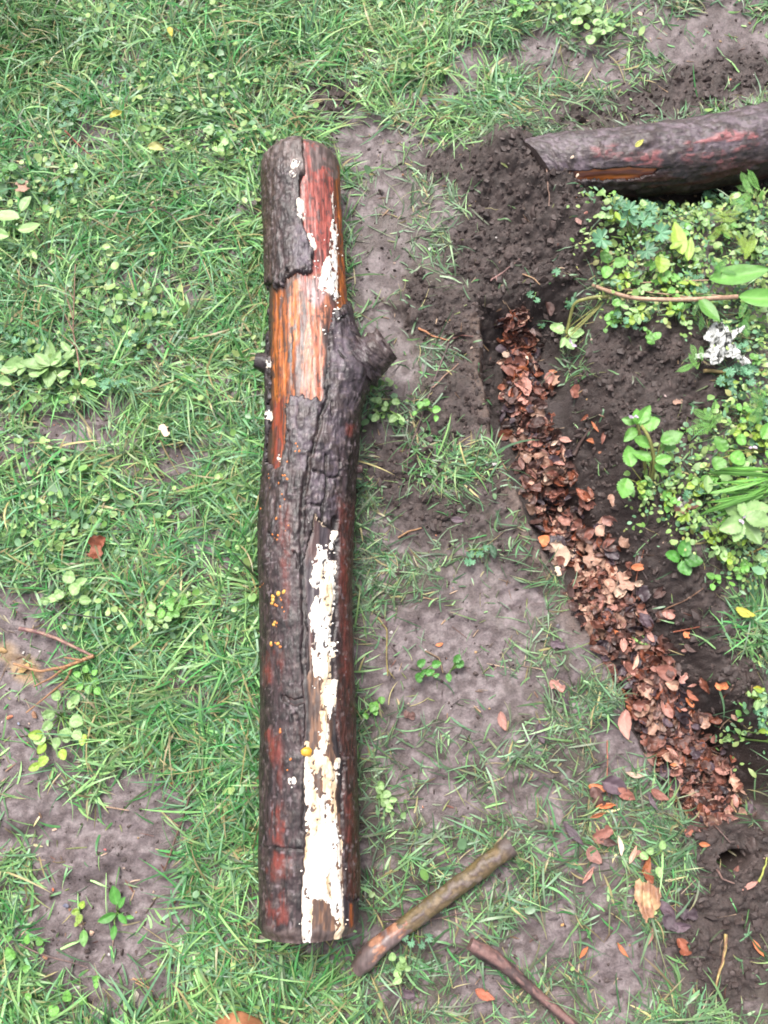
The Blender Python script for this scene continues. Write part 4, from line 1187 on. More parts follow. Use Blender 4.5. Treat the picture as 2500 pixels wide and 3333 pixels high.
# ------------------------------------------------------------------ leaves: shapes
PROF = {
    'oval': lambda u: np.sin(math.pi * u ** .85) ** .75,
    'narrow': lambda u: np.sin(math.pi * u) ** .9,
    'broad': lambda u: np.clip(np.sin(math.pi * u ** .7), 0, 1) ** .55,
    'torn': lambda u: np.clip(np.sin(math.pi * (u * .86 + .06)), 0, 1) ** .5,
}


def leaf_mesh(name, Lr, Wr, prof, fold, curl, crumple, seed, mat, teeth=0.0, nt=9, nu=15, nv=9, side=0.0):
    """unit leaf along +X from its base, lying in XY, curling up in Z"""
    u = np.linspace(0, 1, nu)[:, None]
    v = np.linspace(-1, 1, nv)[None, :]
    w = np.maximum(PROF[prof](np.clip(u, .001, .999)), .03) * Wr / 2
    rng = np.random.default_rng(seed)
    ragged = 1 + (teeth * (np.abs(np.sin(math.pi * nt * u)) - .5)) * np.abs(v) ** 3
    if prof == 'torn':
        ragged = ragged * (1 - .45 * np.abs(v) ** 2 * (vn(u * 6 + seed, v * 0 + np.sign(v) * 3, seed) > .55))
    X_ = u * Lr + 0 * v
    Y_ = v * w * ragged + side * np.sin(u * 2.2) * Lr
    a = curl * (u - .35)
    Z_ = fold * np.abs(Y_) + Lr * .5 * (curl * (u - .3) ** 2) + crumple * Lr * (fbm(u * 3.2 + seed, v * 1.6 + seed * 2, seed, 3) - .5) + crumple * .5 * Lr * (vn(u * 7, v * 3 + 5, seed + 1) - .5)
    Z_ = Z_ + side * v ** 2 * w * 1.2
    V = np.stack([X_ - Lr / 2, Y_, Z_ - Z_.min()], -1).reshape(-1, 3)
    vein = 1 + .28 * np.exp(-(v / .10) ** 2) * (1 - .4 * u) + .10 * (np.sin(34 * (u - .28 * np.abs(v))) > .75)
    vein = vein * (1 - .18 * np.abs(v) ** 4) * (.82 + .36 * fbm(u * 4 + seed, v * 2.2 + seed * 3, seed + 5, 3))
    return V, grid_faces(nu, nv), np.repeat(np.broadcast_to(vein, X_.shape).reshape(-1, 1), 3, 1)


DEADV = {'oval': [], 'narrow': [], 'broad': [], 'torn': []}
for k, (Wr, folds) in {'oval': (.46, (.25, .5, .1, .7)), 'narrow': (.28, (.3, .6, .1, .9)), 'broad': (.72, (.2, .5, .35, .8)), 'torn': (.8, (.3, .6, .2, .5))}.items():
    for q in range(4):
        V, F, P = leaf_mesh(k, 1, Wr, k, folds[q], (.5, -.35, .9, .2)[q], (.10, .16, .13, .2)[q] * (1.6 if k in ('broad', 'torn') else 1), 400 + q * 7 + len(k), None, .12 if k != 'narrow' else .05, side=(0, .12, -.1, .05)[q])
        DEADV[k].append((V, F, mesh_np('dead_leaf_' + k, V, F, M['dead'], P)))

DC = {  # colour word -> the leaf's colour
    'red-brown': (158, 104, 90), 'tan': (204, 160, 138), 'orange': (214, 128, 82), 'purple-black': (96, 78, 86), 'pinkish brown': (192, 138, 124), 'dark brown': (100, 72, 66), 'pale buff': (232, 200, 176), 'chestnut': (168, 98, 72)}


def dead_leaf(X, Y, size, ang, cname, shape, label, group=None, dz=.002, tilt=.25, rng=random, q=None, name='dead_leaf'):
    o = link(name, DEADV[shape][rng.randrange(4) if q is None else q][2])
    o.location = spot(X, Y, dz)
    s = size * mpp(Y)
    o.scale = (s, s, s)
    o.rotation_euler = (rng.uniform(-tilt, tilt) + (math.pi if rng.random() < .25 and tilt > .3 else 0), rng.uniform(-tilt, tilt), -R(ang))
    c = C(*DC[cname]) * rng.uniform(.85, 1.75)
    o.color = (*c, 1)
    tag(o, label, 'leaf', group)
    return o


# leaf mould below (uncountable) and the individual leaves on top of it
rng = np.random.default_rng(77)


def litter_px(rng, n):
    P = np.asarray(TRENCH, float)
    L = np.concatenate([[0], np.cumsum(np.hypot(*(P[1:] - P[:-1]).T))])
    t = rng.uniform(.03, .99, n) * L[-1]
    X, Y = np.interp(t, L, P[:, 0]), np.interp(t, L, P[:, 1])
    w = np.interp(t / L[-1], [0, .12, .2, .4, .55, .75, .9, 1], [55, 62, 85, 88, 105, 95, 115, 110])
    o = np.clip(rng.normal(size=n) * (.52 + .22 * (t / L[-1] > .35) * (rng.uniform(size=n) < .5)), -1, 2.2)
    return X + o * w * .95, Y - o * w * .25, t / L[-1], o


X, Y, t, o_ = litter_px(rng, 1500)
allV, allF, allC, nb = [], [], [], 0
kinds = list(DEADV)
names = list(DC)
for i in range(len(X)):
    V, F, _ = DEADV[kinds[rng.integers(4)]][rng.integers(4)]
    s = rng.uniform(26, 62) * mpp(Y[i])
    e = Euler((rng.normal() * .5, rng.normal() * .5, rng.uniform(0, 6.28))).to_matrix()
    p = spot(X[i], Y[i], rng.uniform(0, .012))
    allV.append(V * s @ np.array(e).T + np.array(p))
    allF.append(F + nb)
    nb += len(V)
    c = C(*DC[names[[0, 0, 5, 5, 3, 7, 4, 1][rng.integers(8)]]]) * rng.uniform(.4, 1.3)
    allC.append(np.tile(c, (len(V), 1)))
tag(link('leaf_litter', mesh_np('leaf_litter', np.concatenate(allV), np.concatenate(allF), M['litter'], np.concatenate(allC))), 'rotting layer of dark wet leaves filling the bottom of the trench', 'leaf litter', kind='stuff')

ZONES = [(0, .16, 'at the head of the trench under round green leaves'), (.16, .30, 'in the upper trench, beside the grey twig bank'), (.30, .44, 'in the trench level with the soil-coated twig'),
         (.44, .56, 'among the big crumpled leaves in mid trench'), (.56, .72, 'around the green leaf in the lower trench'), (.72, .86, 'in the trench beside the large pink-brown oval leaf'), (.86, 1.01, 'in the last heap by the dark hole')]
GRP = 'dead leaves piled in the trench'
rr = random.Random(5)
rng = np.random.default_rng(78)
X, Y, t, o_ = litter_px(rng, 262)
SHW = {'oval': 'oval', 'narrow': 'narrow', 'broad': 'broad curled', 'torn': 'torn crumpled'}
for i in range(len(X)):
    shape = rr.choices(kinds, (4, 2.2, 3, 2.5))[0]
    cn = rr.choices(names, (4.2, 3, 1.3, 2.6, 4.2, 3, 1.4, 2.6))[0]
    if .42 < t[i] < .56 and rr.random() < .6:
        cn, shape = rr.choice(('tan', 'pale buff', 'tan')), rr.choice(('broad', 'torn'))
    z = [w for a, b, w in ZONES if a <= t[i] < b][0]
    sz = rr.choice((22, 28, 34, 42, 50, 66)) * rr.uniform(.85, 1.2) * (1.25 if shape in ('broad', 'torn') and .42 < t[i] < .56 else 1)
    dead_leaf(X[i], Y[i], sz, rr.uniform(0, 360), cn, shape, f'{SHW[shape]} {cn} dead leaf {z}', GRP, dz=rr.uniform(.006, .018), tilt=.36, rng=rr)

SINGLE = [  # X, Y, length px, angle, colour, shape, label
    (2040, 2355, 92, 85, 'pinkish brown', 'oval', 'large pink-brown oval leaf lying flat on mud left of the lower trench'),
    (2075, 2312, 50, 20, 'purple-black', 'oval', 'dusky leaf touching the top of the large pink-brown oval leaf'), (2106, 2350, 56, 80, 'pinkish brown', 'oval', 'smaller pink-brown leaf right beside the large oval one'),
    (1640, 2345, 62, 70, 'pinkish brown', 'oval', 'lone pinkish brown leaf at the lower edge of the flat mud patch'), (1722, 2392, 60, -50, 'purple-black', 'narrow', 'rolled dark purple leaf below the lone pinkish one'), (1765, 2385, 64, 75, 'purple-black', 'oval', 'flat dark purple leaf beside the rolled one'),
    (1812, 2232, 52, 40, 'pinkish brown', 'torn', 'torn pinkish leaf lying on the mud left of the trench, with a dark shadowed edge'), (1832, 2290, 60, 80, 'purple-black', 'narrow', 'grey-purple narrow leaf under the torn pinkish leaf'),
    (1815, 2098, 46, 20, 'purple-black', 'torn', 'small black crumpled leaf on the grassy mud left of the trench'), (1490, 1692, 46, 8, 'purple-black', 'oval', 'small mauve oval leaf on the crumbly soil right of the log'),
    (2150, 1928, 64, -35, 'dark brown', 'oval', 'dark maroon leaf lying on the soil slope above the lower weeds'), (2078, 1846, 52, 0, 'orange', 'oval', 'bright orange oval leaf at the right rim of the mid trench'),
    (1926, 1440, 38, 25, 'orange', 'oval', 'small orange oval leaf on dark soil right of the soil-coated twig'), (1936, 1388, 44, 60, 'orange', 'narrow', 'orange narrow leaf by the tip of the soil-coated twig'), (1908, 1363, 44, -25, 'chestnut', 'narrow', 'chestnut leaf just above the orange narrow leaf'),
    (1800, 1210, 30, 10, 'orange', 'oval', 'tiny orange leaf on soil at the right rim of the upper trench'), (1842, 1432, 46, 10, 'pinkish brown', 'oval', 'pinkish oval leaf at the foot of the soil-coated twig'), (1968, 1426, 52, -65, 'red-brown', 'narrow', 'curled red-brown leaf right of the small orange oval'),
    (1785, 1000, 60, 80, 'dark brown', 'oval', 'dark leaf standing at the top end of the trench'), (2205, 1310, 30, 10, 'tan', 'torn', 'small tan leaf scrap on the soil hump right of the trench'),
    (2235, 1652, 78, -12, 'pinkish brown', 'torn', 'torn pink-brown leaf scrap among the weeds at right'), (1920, 1650, 40, 0, 'red-brown', 'torn', 'ragged red leaf at the right rim of the trench, above the big crumpled leaves'),
    (1945, 2562, 62, 5, 'orange', 'oval', 'red-orange oval leaf lying on black leaves left of the lower trench'), (1970, 2624, 66, -4, 'orange', 'narrow', 'upper of two orange narrow leaves in the grass left of the lower trench'), (1944, 2654, 54, -15, 'orange', 'narrow', 'lower of two orange narrow leaves in the grass left of the lower trench'),
    (2064, 2518, 60, 8, 'pale buff', 'narrow', 'pale cream narrow leaf above the red leaf left of the litter'), (2146, 2582, 62, 22, 'red-brown', 'oval', 'red oval leaf with a dark stem side, between grass and lower litter'), (2124, 2606, 58, 65, 'purple-black', 'narrow', 'lilac-grey leaf crossing under the red oval leaf'),
    (1996, 2566, 80, 30, 'purple-black', 'broad', 'wet black broad leaf at the foot of the orange twig'), (2030, 2586, 74, 30, 'red-brown', 'oval', 'red-edged dark leaf beside the wet black broad leaf'), (1938, 2590, 60, 80, 'dark brown', 'torn', 'dark brown rotted leaf left of the wet black broad leaf'),
    (1862, 2712, 96, 50, 'purple-black', 'narrow', 'long mauve strip of leaf in the grass below the dark leaves'), (1960, 2714, 70, -25, 'red-brown', 'torn', 'folded red leaf in the grass below the two orange narrow leaves'), (1978, 2742, 56, 15, 'dark brown', 'oval', 'dark maroon leaf tucked under the folded red leaf'),
    (1934, 2778, 58, 40, 'pinkish brown', 'broad', 'pale pink triangular leaf in the grass right of the mossy stick'), (2014, 2752, 62, 88, 'pale buff', 'narrow', 'pale spotted narrow leaf standing upright left of the tan jagged leaf'), (2054, 2780, 62, -70, 'tan', 'narrow', 'tan narrow leaf just right of the pale spotted one'),
    (2086, 2784, 34, 70, 'pinkish brown', 'torn', 'small pink leaf scrap at the end of a short straw'), (1914, 2848, 66, -48, 'pinkish brown', 'narrow', 'pinkish narrow leaf in the grass below the pale pink triangular leaf'),
    (2106, 2820, 64, -60, 'orange', 'oval', 'upper orange curled leaf on top of the tan jagged leaf'), (2104, 2850, 58, 60, 'chestnut', 'oval', 'lower orange curled leaf on top of the tan jagged leaf'),
    (2168, 2964, 74, 55, 'purple-black', 'oval', 'purple leaf right beside the tip of the tan jagged leaf'), (2180, 2998, 56, 40, 'purple-black', 'broad', 'blue-black leaf under the purple leaf'), (2216, 3018, 66, -5, 'purple-black', 'oval', 'dark purple leaf lying level in the grass at the end of the purple group'), (2236, 2976, 60, 25, 'purple-black', 'torn', 'crumpled purple leaf to the right of the purple group'),
    (2112, 3046, 56, -75, 'pinkish brown', 'narrow', 'pink narrow leaf in the grass under the tan jagged leaf'), (2214, 3082, 52, 80, 'chestnut', 'torn', 'brown and orange torn leaf in the grass at lower right'), (2464, 3082, 62, 58, 'orange', 'narrow', 'long orange narrow leaf on the churned soil by the right edge'),
    (2394, 2834, 38, -60, 'red-brown', 'oval', 'small red-orange oval leaf below the dark hole'), (2440, 2882, 60, -30, 'pinkish brown', 'narrow', 'pink curled leaf on the soil right of the dark hole'), (2292, 2748, 36, 5, 'orange', 'oval', 'orange leaf tucked under the last heap of litter'),
    (1900, 3098, 50, -55, 'orange', 'narrow', 'red-orange narrow leaf lying on the bare grey mud'), (2028, 3088, 52, 48, 'orange', 'narrow', 'orange narrow leaf at the edge of the bare grey mud'), (1577, 3232, 66, 18, 'chestnut', 'oval', 'orange-brown leaf in the grass left of the dark branch'), (1318, 3232, 62, 10, 'purple-black', 'torn', 'dull purple torn leaf in the grass below the mossy stick'),
    (322, 1782, 78, -60, 'chestnut', 'torn', 'orange-brown lobed leaf on the lawn at mid left'), (1430, 2096, 26, -20, 'orange', 'oval', 'tiny orange leaf on the flat mud patch'), (535, 1402, 44, 70, 'pale buff', 'torn', 'pale tan leaf scrap by a mud patch left of the log'), (80, 610, 60, 60, 'tan', 'torn', 'tan shredded leaf in the upper left lawn'),
    (2240, 2070, 36, 40, 'orange', 'torn', 'curled orange leaf on the dark soil at the end of the straight twig'), (2248, 2108, 46, 25, 'dark brown', 'oval', 'dark maroon oval leaf in the shade right of the lower litter'), (2346, 2236, 40, 15, 'orange', 'torn', 'tan-orange scrap on the dark slope below the grass tuft'),
    (2262, 2262, 48, 45, 'chestnut', 'oval', 'spotted brown oval leaf on the dark slope right of the lower litter'), (2246, 2280, 46, 80, 'orange', 'broad', 'folded orange leaf under the spotted brown oval'), (2440, 1745, 26, 20, 'orange', 'oval', 'tiny orange leaf among the weeds by the right edge'), (1330, 2330, 40, 40, 'dark brown', 'torn', 'dull dark leaf in the grass on the right side of the log'),
]
for X, Y, s, a, cn, sh, lb in SINGLE:
    dead_leaf(X, Y, s, a, cn, sh, lb, dz=.004 if X > 1300 else .024, tilt=.18, rng=rr)
for X, Y, s, a, c, lb in ((555, 106, 40, 70, (226, 214, 90), 'small yellow leaf in the grass near the top of the lawn'), (508, 488, 56, 10, (236, 232, 150), 'pale yellow leaf in the lawn above the bark log'), (378, 376, 44, -30, (222, 210, 90), 'mustard yellow leaf in the upper left lawn'),
                          (2082, 2080, 66, 38, (160, 214, 112), 'bright green fresh leaf lying on the brown litter'), (2424, 1990, 60, 20, (226, 220, 84), 'yellow leaf on the grass tuft at the right edge'), (2076, 478, 34, -40, (206, 204, 90), 'yellow leaf scrap stuck on the half-buried log'), (2466, 2244, 30, 20, (220, 212, 70), 'small yellow leaf by the right edge above the gap'),
                          (2300, 368, 26, 0, (150, 190, 90), 'round green leaflet on the top of the half-buried log'), (1600, 1796, 50, 80, (86, 120, 92), 'dark green leaf lying on trodden soil left of the trench')):
    o = dead_leaf(X, Y, s, a, 'tan', 'oval', lb, dz=.012 if X > 1300 else .026, tilt=.15, rng=rr, name='fallen_leaf')
    o.color = (*C(*c), 1)
    if lb.endswith('log') and 'half' in lb:
        x_, y_ = ground_at(X, Y, .105)
        o.location = (float(x_), float(y_), .113)


def outline_sheet(name, poly, z, crumple, col_fn, mat, seed, step=.0016, dome=.0):
    P = np.array([[float(v) for v in ground_at(X, Y, z)] for X, Y in poly])
    c = P.mean(0)
    lo, hi = P.min(0), P.max(0)
    xs, ys = np.arange(lo[0], hi[0], step), np.arange(lo[1], hi[1], step)
    X_, Y_ = np.meshgrid(xs, ys)
    sdv = poly_sd(X_ + .003 * (vn(X_ * 300, Y_ * 300, seed) - .5), Y_ + .003 * (vn(X_ * 300, Y_ * 300, seed + 1) - .5), P)
    Z_ = z + crumple * (fbm(X_ * 45, Y_ * 45, seed, 3) - .5) + dome * smooth(0, .02, sdv) + crumple * .4 * np.abs(np.sin((X_ - c[0]) * 260 + 3 * fbm(Y_ * 30, X_ * 30, 2)))
    F = grid_faces(*X_.shape)
    F = F[(sdv.ravel()[F] > 0).all(1)]
    used = np.unique(F)
    mp = np.zeros(X_.size, int)
    mp[used] = np.arange(len(used))
    V = np.stack([X_ - c[0], Y_ - c[1], Z_ - z], -1).reshape(-1, 3)[used]
    cc = col_fn(X_.ravel()[used], Y_.ravel()[used])
    zf = float(gh(*c))
    return link(name, mesh_np(name, V, mp[F], mat, cc), None, (c[0], c[1], z)), zf


o, _ = outline_sheet('dead_leaf', [(2062, 2880), (2078, 2856), (2096, 2872), (2110, 2866), (2128, 2880), (2150, 2888), (2154, 2908), (2146, 2930), (2150, 2945), (2136, 2958), (2128, 2985), (2112, 2988), (2098, 3008), (2090, 2986), (2078, 2970), (2072, 2940), (2062, 2920)], float(spot(2105, 2920)[2]) + .014, .012,
                     lambda x, y: mix(C(226, 184, 138), C(186, 136, 106), smooth(.4, .6, fbm(x * 60, y * 60, 9))), M['litter'], 501)
tag(o, 'large tan jagged leaf lying in the grass at lower right', 'leaf')
o, _ = outline_sheet('torn_leaf', [(2284, 1100), (2300, 1076), (2312, 1060), (2345, 1054), (2372, 1078), (2440, 1050), (2425, 1072), (2398, 1090), (2384, 1112), (2400, 1140), (2424, 1168), (2446, 1194), (2420, 1192), (2390, 1170), (2362, 1162), (2340, 1190), (2306, 1196), (2300, 1170), (2256, 1176), (2254, 1156), (2286, 1146), (2312, 1128)],
                     float(spot(2350, 1120)[2]) + .028, .016, lambda x, y: mix(np.array((.50, .50, .48)), C(70, 72, 62), smooth(.52, .62, fbm(x * 260, y * 260, 12)) * .9 + .35 * (np.abs(np.sin(x * 300 + y * 200)) > .93) + .75 * smooth(.62, .7, fbm(x * 60, y * 60, 14))), M['litter'], 511, dome=.006)
tag(o, 'white mildewed torn leaf with dark specks among the weeds at right', 'leaf')
o, _ = outline_sheet('torn_leaf', [(2190, 1630), (2210, 1618), (2236, 1632), (2240, 1650), (2216, 1656), (2196, 1650)], float(spot(2215, 1640)[2]) + .016, .008,
                     lambda x, y: mix(C(236, 226, 220), C(90, 76, 74), smooth(.5, .6, fbm(x * 260, y * 260, 15))), M['litter'], 521)
tag(o, 'small white speckled leaf scrap beside the torn pink leaf', 'leaf')

# ------------------------------------------------------------------ stones and pebbles
def stone_mesh(seed):
    V = IV * (1 + .24 * np.random.default_rng(seed).normal(size=(len(IV), 1))) * np.array((1, .78, .5))
    return mesh_np('stone', V, IF, M['stone'], None, False)


SM = [stone_mesh(600 + k) for k in range(5)]
STN = [(78, 2178, 30, (206, 168, 104), 'yellow sandstone lump set in the mud at the left edge'), (8, 2118, 24, (204, 164, 110), 'yellowish stone cut by the left edge of the picture'), (30, 2335, 15, (226, 140, 104), 'orange brick chip in the mud at the left edge'), (76, 2124, 9, (236, 226, 220), 'white pebble above the yellow sandstone lump'),
       (130, 2120, 6, (226, 216, 210), 'small white pebble right of the yellow sandstone lump'), (60, 2355, 8, (150, 156, 176), 'bluish pebble beside the orange brick chip'), (6, 2350, 6, (240, 230, 226), 'white pebble left of the orange brick chip'), (112, 2328, 20, (176, 130, 102), 'brown stone half sunk in the mud near the orange chip'),
       (272, 2346, 8, (232, 180, 156), 'pinkish pebble at the edge of the leafy clump, lower left'), (556, 2546, 12, (226, 160, 90), 'orange pebble in the grass above the mud patch'), (178, 2700, 11, (230, 188, 160), 'pinkish pebble above the rounded mud lump'), (172, 2896, 9, (232, 130, 92), 'small orange brick chip on the mud patch'),
       (214, 2948, 14, (120, 120, 140), 'blue-grey flat stone on the mud patch'), (298, 3038, 16, (236, 196, 168), 'cream stone chip beside the small green leaf on the mud'), (258, 3212, 10, (240, 222, 218), 'white oval pebble near the bottom of the mud patch'), (146, 3116, 14, (206, 144, 116), 'terracotta chip touching the straight grey twig'), (438, 3244, 24, (228, 214, 196), 'pale stone at the bottom edge of the mud patch'),
       (498, 3268, 16, (210, 176, 156), 'pinkish stone right of the pale stone'), (568, 2934, 9, (232, 140, 96), 'orange chip in the grass right of the seedling'), (342, 2765, 7, (230, 120, 120), 'reddish chip on the mud lump'), (700, 2560, 9, (176, 128, 116), 'dull red stone in the grass left of the log'), (682, 2640, 11, (176, 176, 182), 'grey pebble in the grass left of the log'),
       (682, 2628, 8, (190, 210, 190), 'pale pebble above the grey pebble'), (1610, 1510, 13, (236, 226, 222), 'white fluffy lump on the grass left of the trench'), (1880, 570, 9, (232, 206, 180), 'cream chip on the muddy log'), (1862, 512, 10, (238, 208, 182), 'cream oval chip stuck to the soil by the half-buried log'), (2166, 1288, 7, (232, 202, 196), 'pale pebble on the soil hump'),
       (1400, 810, 14, (206, 204, 190), 'pale pebble on the trodden grass right of the log'), (1910, 690, 14, (206, 140, 124), 'reddish stone on the soil below the half-buried log'), (1882, 720, 22, (196, 150, 140), 'pinkish stone half covered by soil below the log'), (2262, 640, 9, (228, 190, 150), 'cream chip in the dark gap under the half-buried log'),
       (2238, 1862, 8, (236, 236, 248), 'white chip on the soil below the three-leaved weed'), (2162, 1766, 8, (236, 200, 170), 'pinkish pebble left of the three-leaved weed'), (640, 1100, 12, (120, 100, 106), 'dark stone in the lawn left of the knot'), (540, 2060, 18, (96, 80, 80), 'dark clod in the lawn beside the leafy patch'), (556, 2370, 12, (80, 66, 62), 'black lump in the middle of a grass tuft'), (1830, 3010, 9, (230, 176, 110), 'orange chip above a dark clod in the grass'),
       (1800, 2985, 26, (116, 102, 102), 'grey clod in the grass right of the dark branch'), (1360, 3260, 24, (108, 94, 94), 'grey clod in the grass below the mossy stick'), (2190, 3140, 26, (112, 96, 94), 'dark clod in the grass at lower right'), (1660, 2160, 18, (92, 78, 74), 'dark clod on the flat mud near the black leaf'), (1250, 2030, 20, (110, 84, 82), 'brown lump in the grass right of the log')]
for i, (X, Y, r, c, lb) in enumerate(STN):
    onlog = 'muddy log' in lb
    o = link('clod' if 'clod' in lb or 'lump' in lb and c[0] < 120 else 'stone', SM[i % 5])
    o.location = spot(X, Y, .002 if X > 600 else .003)
    if onlog or 'by the half-buried log' in lb:
        x_, y_ = ground_at(X, Y, .10)
        o.location = (float(x_), float(y_), max(.100, float(gh(x_, y_)) + .002))
    s = r * mpp(Y) * .72
    o.scale = (s, s * rr.uniform(.7, 1), s * .55)
    o.rotation_euler = (rr.uniform(-.3, .3), rr.uniform(-.3, .3), rr.uniform(0, 6))
    o.color = (*C(*c), 1)
    tag(o, lb, 'clod' if o.name.startswith('clod') else 'stone')

# ------------------------------------------------------------------ green plants
GV = {}
for k, (Wr, pf, fold, curl, cr, teeth, nt) in {'oval': (.55, 'oval', .22, .35, .05, .06, 9), 'round': (.86, 'broad', .22, .35, .13, .14, 7), 'nettle': (.66, 'oval', .25, .3, .09, .22, 8), 'strap': (.06, 'narrow', .3, .4, .03, 0, 1), 'big': (.44, 'oval', .3, .25, .03, 0, 1)}.items():
    GV[k] = []
    for q in range(3):
        V, F, P = leaf_mesh(k, 1, Wr, pf, fold * (.7 + .4 * q), curl * (1, -.6, 1.6)[q], cr, 700 + q + len(k), None, teeth, nt, nu=21, nv=9, side=(0, .06, -.05)[q])
        V[:, 0] += .5
        GV[k].append(mesh_np('leaf_' + k, V, F, M['leaf'], P))
GV['lobed'] = []
for q in range(3):                                   # palmately cut leaf, stalk at the origin
    na, nr_ = 71, 5
    a = np.linspace(-2.55, 2.55, na)[None, :]
    f = np.linspace(.02, 1, nr_)[:, None]
    nl = 7
    edge = .58 + .42 * np.abs(np.cos(a * nl / 2 / 2.55 * math.pi / 2 * 2)) ** .7 * (.86 + .14 * np.cos(a * 21)) * (1 - .12 * np.abs(a) / 2.55)
    r = f * (edge * f ** 1.0 + .42 * (1 - f))
    V = np.stack([.45 + .55 * r * np.cos(a), .55 * r * np.sin(a), .10 * r ** 2 * (1 + .3 * q) + .03 * np.cos(a * 7) * f], -1).reshape(-1, 3)
    GV['lobed'].append(mesh_np('leaf_lobed', V, grid_faces(nr_, na), M['leaf'], np.repeat((1.15 - .3 * f + .12 * np.cos(a * 7.4)).reshape(-1, 1), 3, 1)))
GV['feather'] = []
for q in range(3):                                   # finely divided leaf
    rngf = np.random.default_rng(800 + q)
    Vs, Fs, nb = [], [], 0

    def strip(p0, p1, w):
        global nb
        d = np.array(p1) - np.array(p0)
        sdir = np.array((-d[1], d[0], 0)); sdir = sdir / (np.linalg.norm(sdir) + 1e-9) * w
        mid = (np.array(p0) + np.array(p1)) / 2 + (0, 0, .012)
        Vs.extend([np.array(p0) - sdir * .6, np.array(p0) + sdir * .6, mid - sdir, mid + sdir, np.array(p1) - sdir * .25, np.array(p1) + sdir * .25])
        Fs.extend([(nb, nb + 1, nb + 3, nb + 2), (nb + 2, nb + 3, nb + 5, nb + 4)])
        nb += 6

    for k in range(17):
        u = k / 16
        c = np.array((u, .06 * math.sin(u * 3 + q), .10 * u * (1 - u) * 2))
        strip(c, c + (.06, 0, 0), .012)
        ln = .20 * math.sin(math.pi * min(1, u * .9 + .1)) ** .8
        for s_ in (-1, 1):
            tip = c + (ln * .55, s_ * ln, .05 * rngf.normal() * ln + .03)
            strip(c, tip, .011)
            for g in (.45, .75):
                m_ = c + (tip - c) * g
                strip(m_, m_ + (ln * .30, s_ * ln * .05, .01), .008)
                strip(m_, m_ + (ln * .05, s_ * ln * .28, .01), .008)
    GV['feather'].append(mesh_np('leaf_feather', np.array(Vs), np.array(Fs), M['leaf'], np.ones((len(Vs), 3)), smooth_=False))

GREEN = {'bright green': (138, 206, 96), 'pale green': (180, 222, 142), 'blue-green': (124, 184, 138), 'yellow-green': (178, 214, 84), 'mid green': (98, 168, 72), 'dark green': (70, 128, 60)}
STEMC = {'green': ((140, 176, 90), (110, 150, 74)), 'tan': ((214, 180, 150), (186, 146, 120)), 'olive': ((176, 176, 100), (140, 140, 80)), 'red': ((186, 130, 110), (150, 100, 84))}


def weed(name, X, Y, label, leaves, hue, stem='green', group=None, base=None, zs=(.012, .03), r=None, cat='weed', jit=.12):
    """leaves: (shape, X, Y, length px, angle deg in the photo [0 = right, 90 = up]) with X, Y where the leaf joins its stalk"""
    bx, by = base or (X, Y)
    root = empty(name, spot(bx, by))
    tag(root, label, cat, group)
    off = Vector(root.location)
    mp = mpp(Y)
    for i, (shp, lx, ly, ln, an) in enumerate(leaves):
        z = rr.uniform(*zs) + (.012 if lx < 1000 and not Ymud(lx, ly) else 0)
        p = spot(lx, ly, z)
        ms = GV[shp]
        o = link('leaf', ms[rr.randrange(len(ms))], root, p - off)
        s = ln * mp * (.72 if shp in ('round', 'lobed') and lx < 1800 else .85 if shp == 'round' else 1)
        o.scale = (s, s * rr.uniform(.8, 1.1), s)
        o.rotation_euler = (rr.uniform(-jit, jit) * 2, rr.uniform(-jit, jit) - .06, R(an))
        o.color = (*(C(*GREEN[hue]) * rr.uniform(.7, 1.2)), 1)
        a0, p1 = Vector((0, 0, -.002)), p - off
        mid = (a0 + p1) / 2 + Vector((rr.uniform(-.003, .003), rr.uniform(-.003, .003), .008))
        if (p1 - a0).length > .006:
            pts = [a0 * (1 - t) ** 2 + mid * 2 * t * (1 - t) + p1 * t * t for t in (0, .25, .5, .75, 1)]
            rad = (r or 2.2) * mp
            ca, cb = STEMC[stem]
            bumpy_tube('stem', pts, [rad * 1.1, rad, rad, rad * .9, rad * .8], bark_col(C(*ca), C(*cb)), M['twig'], root, None, m=7, amp=.04, seed=i, sub=3, close=False)
    return root, off


def main_stem(root, off, px, lifts, r0, r1, stem):
    pts = [spot(X, Y, l) - off for (X, Y), l in zip(px, lifts)]
    ca, cb = STEMC[stem]
    mp = mpp(px[0][1])
    bumpy_tube('stem', pts, np.linspace(r0, r1, len(pts)) * mp, bark_col(C(*ca), C(*cb)), M['twig'], root, None, m=12, amp=.06, seed=3, sub=8)


def flowers(root, off, X, Y, lift, n):
    for k in range(n):
        o = link('flower', GV['oval'][k % 3], root, spot(X + rr.uniform(-9, 9), Y + rr.uniform(-9, 9), lift) - off)
        s = rr.uniform(12, 18) * mpp(Y)
        o.scale = (s, s, s)
        o.rotation_euler = (rr.uniform(-.5, .5), rr.uniform(-.8, 0), rr.uniform(0, 6))
        o.color = (*C(236, 212, 240), 1)
    return root


# the long leafy shoot
root, off = weed('leafy_shoot', 2160, 970, 'long pinkish stem with three big oval leaves lying across the weeds at right', [('big', 2306, 912, 185, 8), ('big', 2402, 968, 165, -4), ('big', 2276, 972, 100, -60)], 'bright green', 'tan', base=(1935, 930), zs=(.04, .05), r=2.5, cat='plant', jit=.05)
main_stem(root, off, [(1930, 928), (1990, 952), (2060, 972), (2160, 976), (2280, 974), (2400, 966)], [.012, .03, .038, .04, .042, .045], 6, 7, 'tan')
